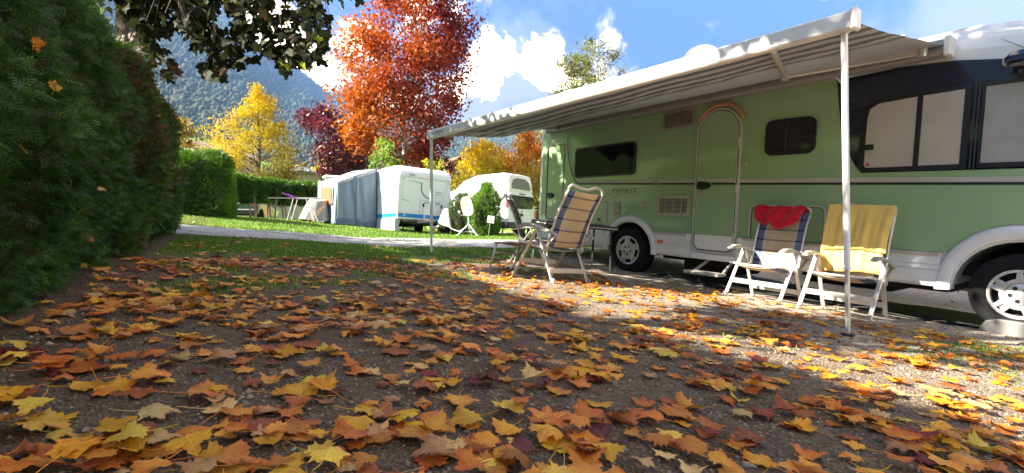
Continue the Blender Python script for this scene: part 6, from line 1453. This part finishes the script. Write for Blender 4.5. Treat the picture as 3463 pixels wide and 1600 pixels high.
def pebbles():
    r = np.random.default_rng(41); n = 22000
    Y = np.exp(r.uniform(math.log(.62), math.log(6.5), n)); X = r.uniform(-1.02, 1.02, n)*Y
    s = .79*X+.61*Y; ok = ((.88*X+.47*Y) > -.65+r.normal(0, .12, n)) & (s < 6.0) & (q_(X, Y) < .55*X+6.3) & (r.random(n) < np.clip(.45+.18*s, .15, 1)); X, Y = X[ok], Y[ok]; n = len(X)
    size = r.lognormal(math.log(.0042), .38, n)*(1+.12*Y); Z = GB(X, Y)+size*.15
    oc = np.array([(1, 0, 0), (-1, 0, 0), (0, 1, 0), (0, -1, 0), (0, 0, .7), (0, 0, -.7)], float); of = np.array([(0, 2, 4), (2, 1, 4), (1, 3, 4), (3, 0, 4), (2, 0, 5), (1, 2, 5), (3, 1, 5), (0, 3, 5)])
    sc = size[:, None]*r.uniform(.6, 1.3, (n, 3)); a = r.uniform(0, 2*pi, n); V = oc[None]*sc[:, None]*(1+r.uniform(-.25, .25, (n, 6, 1)))
    c, s_ = np.cos(a)[:, None], np.sin(a)[:, None]; V = np.stack([V[..., 0]*c-V[..., 1]*s_, V[..., 0]*s_+V[..., 1]*c, V[..., 2]], -1)+np.stack([X, Y, Z], -1)[:, None]
    F = of[None]+(np.arange(n)*6)[:, None, None]
    m_ = foliage('pebble_stone', [(.08, .058, .036), (.14, .105, .068), (.22, .175, .12), (.34, .29, .22)], 0, .85, pscale=2); 
    setp(link('pebbles', np_mesh('pebbles', V.reshape(-1, 3), F.reshape(-1, 3), m_, attr=np.repeat(r.uniform(0, 1, n), 6), smooth=True)), kind='stuff')
pebbles()

def leafmat(name, base, edge, spot, transl=.3, dry=0.0):
    """one fallen leaf: veins run out from the stem, a browner rim, small spots; shade differs from leaf to leaf"""
    m_, nt, N, L, B = newmat(name); tc = N.new('ShaderNodeTexCoord'); oi = N.new('ShaderNodeObjectInfo'); at = N.new('ShaderNodeAttribute'); at.attribute_name = 'tint'
    uv = N.new('ShaderNodeUVMap'); vec = uv.outputs[0]
    sp = N.new('ShaderNodeSeparateXYZ'); L.new(vec, sp.inputs[0])
    def m(op, a, b=0.0, c=None, cl=False):
        n = N.new('ShaderNodeMath'); n.operation = op; n.use_clamp = cl
        for i, s in enumerate((a, b, c)):
            if s is None: continue
            if hasattr(s, 'links'): L.new(s, n.inputs[i])
            else: n.inputs[i].default_value = s
        return n.outputs[0]
    ang = m('ARCTAN2', sp.outputs[1], m('ADD', sp.outputs[0], .02)); rad = m('SQRT', m('ADD', m('POWER', sp.outputs[0], 2), m('POWER', m('ABSOLUTE', sp.outputs[1]), 2)))
    vein = m('ABSOLUTE', m('SINE', m('MULTIPLY', ang, 3.6)))             # five main ribs
    ribw = m('MULTIPLY', m('SUBTRACT', 1.0, m('MULTIPLY', vein, m('MULTIPLY', rad, 9)), None, True), .55)
    n = N.new('ShaderNodeTexNoise'); n.inputs['Scale'].default_value = 4; n.inputs['Detail'].default_value = 8; n.inputs['Roughness'].default_value = .65; n.noise_dimensions = '4D'
    L.new(vec, n.inputs['Vector']); L.new(m('MULTIPLY_ADD', m('ADD', oi.outputs['Random'], at.outputs['Fac']), 40, 0), n.inputs['W'])
    def mix(f, a, b):
        q = N.new('ShaderNodeMix'); q.data_type = 'RGBA'; L.new(f, q.inputs['Factor'])
        for k, s in (('A', a), ('B', b)):
            if hasattr(s, 'links'): L.new(s, q.inputs[k])
            else: q.inputs[k].default_value = (*s, 1)
        return q.outputs['Result']
    ed = m('MULTIPLY', m('ADD', rad, m('MULTIPLY', m('SUBTRACT', n.outputs['Fac'], .5), 1.6)), 1.0)
    mr = N.new('ShaderNodeMapRange'); mr.interpolation_type = 'SMOOTHSTEP'; mr.inputs['From Min'].default_value = .25; mr.inputs['From Max'].default_value = .95; L.new(ed, mr.inputs['Value'])
    c = mix(mr.outputs[0], base, edge)
    sp2 = N.new('ShaderNodeMapRange'); sp2.inputs['From Min'].default_value = .60; sp2.inputs['From Max'].default_value = .68; n3 = N.new('ShaderNodeTexNoise'); n3.inputs['Scale'].default_value = 11; n3.inputs['Detail'].default_value = 4; n3.noise_dimensions = '4D'; L.new(vec, n3.inputs['Vector']); L.new(m('MULTIPLY_ADD', m('ADD', oi.outputs['Random'], at.outputs['Fac']), 23, 0), n3.inputs['W']); L.new(n3.outputs['Fac'], sp2.inputs['Value'])
    c = mix(m('MULTIPLY', sp2.outputs[0], .7), c, spot); c = mix(ribw, c, tuple(min(1, x*1.25+.02) for x in base))
    hs = N.new('ShaderNodeHueSaturation'); L.new(m('MULTIPLY_ADD', oi.outputs['Random'], .03, .485), hs.inputs['Hue']); L.new(m('MULTIPLY_ADD', m('FRACT', m('MULTIPLY', m('ADD', oi.outputs['Random'], at.outputs['Fac']), 7.3)), .5, .75), hs.inputs['Value']); L.new(c, hs.inputs['Color'])
    L.new(hs.outputs[0], B.inputs['Base Color']); B.inputs['Roughness'].default_value = .55; B.inputs['Specular IOR Level'].default_value = .35
    b = N.new('ShaderNodeBump'); b.inputs['Strength'].default_value = .5; b.inputs['Distance'].default_value = .004; L.new(m('ADD', n.outputs['Fac'], m('MULTIPLY', ribw, 1.2)), b.inputs['Height']); L.new(b.outputs[0], B.inputs['Normal'])
    t = N.new('ShaderNodeBsdfTranslucent'); L.new(hs.outputs[0], t.inputs['Color']); mx = N.new('ShaderNodeMixShader'); mx.inputs[0].default_value = transl
    L.new(B.outputs[0], mx.inputs[1]); L.new(t.outputs[0], mx.inputs[2]); L.new(mx.outputs[0], nt.nodes['Material Output'].inputs['Surface'])
    return m_
LEAFC = [('golden yellow', (.74, .38, .02), (.66, .27, .02), (.30, .13, .03)), ('lemon yellow', (.74, .52, .06), (.68, .42, .05), (.36, .22, .05)), ('orange', (.62, .20, .02), (.50, .11, .015), (.25, .08, .02)), ('amber orange', (.68, .30, .035), (.56, .18, .025), (.26, .10, .03)), ('rust brown', (.38, .11, .025), (.28, .075, .022), (.12, .04, .02)), ('pale straw', (.68, .46, .17), (.60, .33, .10), (.30, .17, .08)), ('dark red', (.22, .028, .022), (.14, .022, .02), (.08, .015, .015)), ('tan brown', (.50, .27, .10), (.40, .17, .06), (.16, .08, .04)), ('dark maroon', (.17, .040, .026), (.11, .028, .022), (.06, .02, .015))]
LW = np.array([.21, .07, .21, .23, .09, .07, .025, .08, .012]); LW = LW/LW.sum()
LM = [leafmat('fallen_leaf_'+n.replace(' ', '_'), a, b, c) for n, a, b, c in LEAFC]
SHAPES = []
POSES = ['flat', 'gently cupped', 'curled', 'arched', 'folded']
for k in range(15):
    pz = k % 5; V, F = maple_tpl(curl=[.05, .25, -.55, -.3, .1][pz], cup=[.05, .28, -.25, .08, .55][pz], seed=50+k, droop=[0, 0, .1, .18, 0][pz])
    V[:, 2] -= V[:, 2].min(); SHAPES.append((V, F, pz))
def leaf_mesh(k):
    V, F, _ = SHAPES[k]; me = np_mesh('fallen_leaf', V, F, LM[0], smooth=False); ul = me.uv_layers.new(name='UVMap'); idx = np.array([l.vertex_index for l in me.loops]); ul.data.foreach_set('uv', np.ascontiguousarray(V[idx, :2], np.float32).ravel()); return me
LMESH = [leaf_mesh(k) for k in range(15)]
def leaves():
    r = np.random.default_rng(99); pts = []
    # leaves read one by one in the photograph (photo position, length, colour, shape, turn)
    placed = [(2300, 1500, .105, 1, 0, 2.2), (1880, 1535, .135, 0, 1, 1.2), (1965, 1470, .150, 8, 1, -.4), (1790, 1560, .13, 8, 3, 2.9), (150, 1425, .115, 0, 0, -.4), (240, 1320, .115, 0, 5, .6), (60, 1460, .12, 1, 3, .3), (400, 1530, .15, 4, 2, 1.6), (200, 1140, .17, 4, 3, .1), (450, 1108, .12, 1, 0, .2), (1245, 1510, .10, 3, 6, .9), (1320, 1475, .11, 2, 1, .4), (1390, 1465, .075, 0, 2, 1.3),
              (1200, 1412, .105, 0, 3, .2), (1035, 1290, .105, 1, 0, -.1), (925, 1340, .11, 0, 1, .3), (1870, 1290, .115, 2, 4, 1.3), (1920, 1285, .11, 0, 4, .4), (1985, 1290, .10, 6, 1, .2), (1470, 1320, .10, 2, 4, 1.5), (1400, 1330, .12, 4, 3, .3), (2560, 1420, .12, 4, 2, .7), (2600, 1430, .10, 4, 1, 1.9), (2480, 1510, .10, 2, 6, .4), (1705, 1390, .05, 6, 2, .8), (2290, 1440, .07, 0, 5, .2),
              (1460, 1100, .13, 0, 4, .8), (2050, 1250, .10, 1, 6, .3), (3170, 1385, .16, 0, 3, .5), (2920, 1345, .12, 0, 1, .2), (3130, 1575, .11, 6, 1, .4), (3080, 1545, .12, 3, 3, 1.4), (2730, 1560, .11, 2, 4, .9), (1455, 915, .16, 1, 4, 1.5), (1895, 1050, .13, 0, 4, 1.2), (2760, 1130, .06, 6, 2, 1.1), (1560, 1510, .14, 2, 0, .2), (1620, 1570, .13, 3, 0, .6), (640, 1360, .14, 3, 3, .5), (700, 1395, .12, 5, 1, .2), (300, 1580, .12, 2, 1, .4), (950, 1470, .13, 3, 0, .8), (880, 1490, .13, 4, 3, 2.2)]
    def hit(x, y):
        Z = .5
        for _ in range(4000):
            p = P(x, y, Z)
            if p.z <= float(GB(p.x, p.y)): return p.x, p.y
            Z *= 1.004
        return p.x, p.y
    for (x, y, L, ci, k, a) in placed: X, Y = hit(x, y); pts.append((X, Y, L*.66, ci, k, a, 0))
    n0 = len(pts); tries = 0; out = []
    while len(out) < 2450 and tries < 120000:
        tries += 1
        Y = (r.random()*(9.5**1.45-.5**1.45)+.5**1.45)**(1/1.45); X = r.uniform(-1.05, 1.05)*Y
        s = .79*X+.61*Y; hd_ = .88*X+.47*Y
        if hd_ < -.62+r.normal(0, .10): continue
        if s > 5.15+.25*math.sin(3*X): 
            if r.random() > .05: continue
        q = q_(X, Y)
        if q > .55*X+6.2 and r.random() > .12: continue
        if q > 7.7: continue
        den = .22+.62*vnoise(X*1.3+11, Y*1.3+2, 4)**1.3+.35*(vnoise(X*4, Y*4, 8)-.5)
        if s > 2.0: den *= .45
        if Y > 5.2: den *= .7
        if r.random() > den: continue
        out.append((X, Y))
    for X, Y in out:
        far = min(1, Y/7); w = LW.copy(); 
        if (.79*X+.61*Y) > 2.6: w = w*np.array([1.2, .8, 1.5, 1.1, .8, .6, 1, .4, .2]); w /= w.sum()
        if q_(X, Y) > .55*X+4.6: w = w*np.array([.5, .3, 1, .9, 2.2, 1, 2.0, 1.4, 1.5]); w /= w.sum()
        pts.append((X, Y, (.036+.046*r.random()**1.4)*(1.0+.35*far), int(r.choice(len(LEAFC), p=w)), int(r.choice(15, p=np.array([3, 3, 2, 3, 1.6]*3)/37.8)), r.uniform(0, 2*pi), r.normal(0, .10)))
    # which 300 show largest: size over distance
    order = sorted(range(len(pts)), key=lambda i: (0 if i < n0 else 1, -pts[i][2]/math.hypot(pts[i][0], pts[i][1])*(1 if abs(pts[i][0]) < .97*pts[i][1] else .1)))
    single = set(order[:300]); rest = []; cnt = {}
    def zone(X, Y):
        s = .79*X+.61*Y
        if (.88*X+.47*Y) < .0: return 'on bare earth at the hedge foot'
        if q_(X, Y) > .55*X+5.2: return 'near the grass strip'
        if s > 3.4: return 'on gravel before the two motorhome chairs'
        u = X/Y; v = (CZ-g(X, Y))/Y
        row = 'close to the camera' if v > .36 else ('in the near ground' if v > .24 else ('in the middle of the plot' if v > .13 else 'at the far side of the plot'))
        colm = 'at the far left' if u < -.62 else ('left of centre' if u < -.22 else ('at the centre' if u < .18 else ('right of centre' if u < .52 else ('towards the awning pole' if u < .8 else 'at the far right'))))
        return row+', '+colm
    def basis(X, Y, a, tilt, k2):
        e = .02; n = Vector((-(float(GB(X+e, Y))-float(GB(X-e, Y)))/(2*e), -(float(GB(X, Y+e))-float(GB(X, Y-e)))/(2*e), 1)).normalized()
        n = (n+Vector((math.cos(a*3)*tilt, math.sin(a*3)*tilt, 0))).normalized(); f = Vector((math.cos(a), math.sin(a), 0)); f = (f-n*f.dot(n)).normalized(); return f, n.cross(f), n
    grid_ = {}
    for i, (X, Y, L, ci, k, a, tl_) in enumerate(pts):
        key = (int(X/.07), int(Y/.07)); st = grid_.get(key, 0); grid_[key] = st+1
        f, l, n = basis(X, Y, a, tl_ if i >= n0 else .05, 0); z = float(GB(X, Y))+.004+.012*st
        if i in single:
            o = bpy.data.objects.new('fallen_leaf', LMESH[k]); col.objects.link(o)
            o.matrix_world = Matrix(((f.x*L, l.x*L, n.x*L, X), (f.y*L, l.y*L, n.y*L, Y), (f.z*L, l.z*L, n.z*L, z), (0, 0, 0, 1)))
            o.material_slots[0].link = 'OBJECT'; o.material_slots[0].material = LM[ci]
            sz = 'large' if L > .115 else ('small' if L < .075 else '')
            sd = math.degrees(a+pi) % 360; sd = 'stem right' if sd < 45 or sd >= 315 else ('stem away' if sd < 135 else ('stem left' if sd < 225 else 'stem towards us'))
            lab = ' '.join(t for t in (sz, LEAFC[ci][0], POSES[SHAPES[k][2]], 'leaf,', sd+',', zone(X, Y)) if t)
            if len(lab.replace(',', '').split()) > 16: lab = lab.replace('at the ', '').replace('of the plot', '').replace('the ', '')
            setp(o, lab, 'leaf', 'fallen maple leaves on the plot')
        else: rest.append((X, Y, z, L, ci, k, f, l, n))
    V = []; F = []; MI_ = []; UV = []; TT = []; b = 0
    for (X, Y, z, L, ci, k, f, l, n) in rest:
        v, ff, _ = SHAPES[k]; B_ = np.array([tuple(f), tuple(l), tuple(n)])*L; V.append(v @ B_+np.array([X, Y, z])); F.append(ff+b); MI_.append(np.full(len(ff), ci)); UV.append(v[:, :2]); TT.append(np.full(len(v), r.random())); b += len(v)
    me = np_mesh('fallen_leaves', np.concatenate(V), np.concatenate(F), LM, mi=np.concatenate(MI_), attr=np.concatenate(TT)); ul = me.uv_layers.new(name='UVMap'); uv = np.concatenate(UV); idx = np.zeros(len(me.loops), np.int32); me.loops.foreach_get('vertex_index', idx); ul.data.foreach_set('uv', np.ascontiguousarray(uv[idx], np.float32).ravel())
    setp(link('fallen_leaves', me), kind='stuff')
    # leaves caught in the big hedge
    caught = [(140, 280, 0, .10, 'orange yellow leaf caught in the upper hedge beside the left edge, pointed'), (45, 125, 2, .13, 'orange leaf caught high in the hedge at the picture corner'), (293, 638, 5, .095, 'pale straw leaf hanging by its stem in the middle of the hedge'), (15, 508, 2, .07, 'small orange leaf in the hedge at the left picture edge'), (435, 270, 0, .075, 'yellow leaf stuck in the hedge under the overhanging maple'), (514, 388, 0, .07, 'yellow leaf stuck near the far end of the hedge'), (250, 93, 5, .075, 'pale leaf stuck high in the hedge below the topmost one'), (272, 808, 4, .07, 'rust red leaf low in the hedge'), (252, 886, 1, .085, 'pale yellow leaf resting on the lowest hedge sprays'), (195, 500, 4, .05, 'tiny red brown leaf in the hedge above the pale hanging one'), (365, 33, 5, .06, 'topmost pale leaf stuck in the hedge')]
    for x, y, ci, L, lab in caught:
        best = None
        for s in np.linspace(-1.0, 6.2, 180):
            for t in np.linspace(.02, 1.0, 50):
                p, _ = hedge_surf(np.array([s]), np.array([t])); p = p[0]; px_ = 1731.5+1770*p[0]/p[1] if p[1] > .3 else 1e9; py_ = 800-1770*(p[2]-CZ)/p[1] if p[1] > .3 else 1e9
                d = (px_-x)**2+(py_-y)**2+ (p[1]*2)**2
                if best is None or d < best[0]: best = (d, p)
        p = Vector(best[1])+Vector((.88, .30, .02))*.05
        n = Vector((.7, -.15, .65))+Vector((r.normal(0, .35), r.normal(0, .35), r.normal(0, .3))); n.normalize(); f = Vector((r.normal(0, .3), r.normal(0, .3), -1 if ci == 5 else -.4+r.normal(0, .4))); f = (f-n*f.dot(n)).normalized(); l = n.cross(f)
        k = int(r.integers(0, 15)); o = bpy.data.objects.new('caught_leaf', LMESH[k]); col.objects.link(o); L *= .43
        o.matrix_world = Matrix(((f.x*L, l.x*L, n.x*L, p.x), (f.y*L, l.y*L, n.y*L, p.y), (f.z*L, l.z*L, n.z*L, p.z), (0, 0, 0, 1))); o.material_slots[0].link = 'OBJECT'; o.material_slots[0].material = LM[ci]; setp(o, lab, 'leaf', 'leaves caught in the big hedge')
leaves()
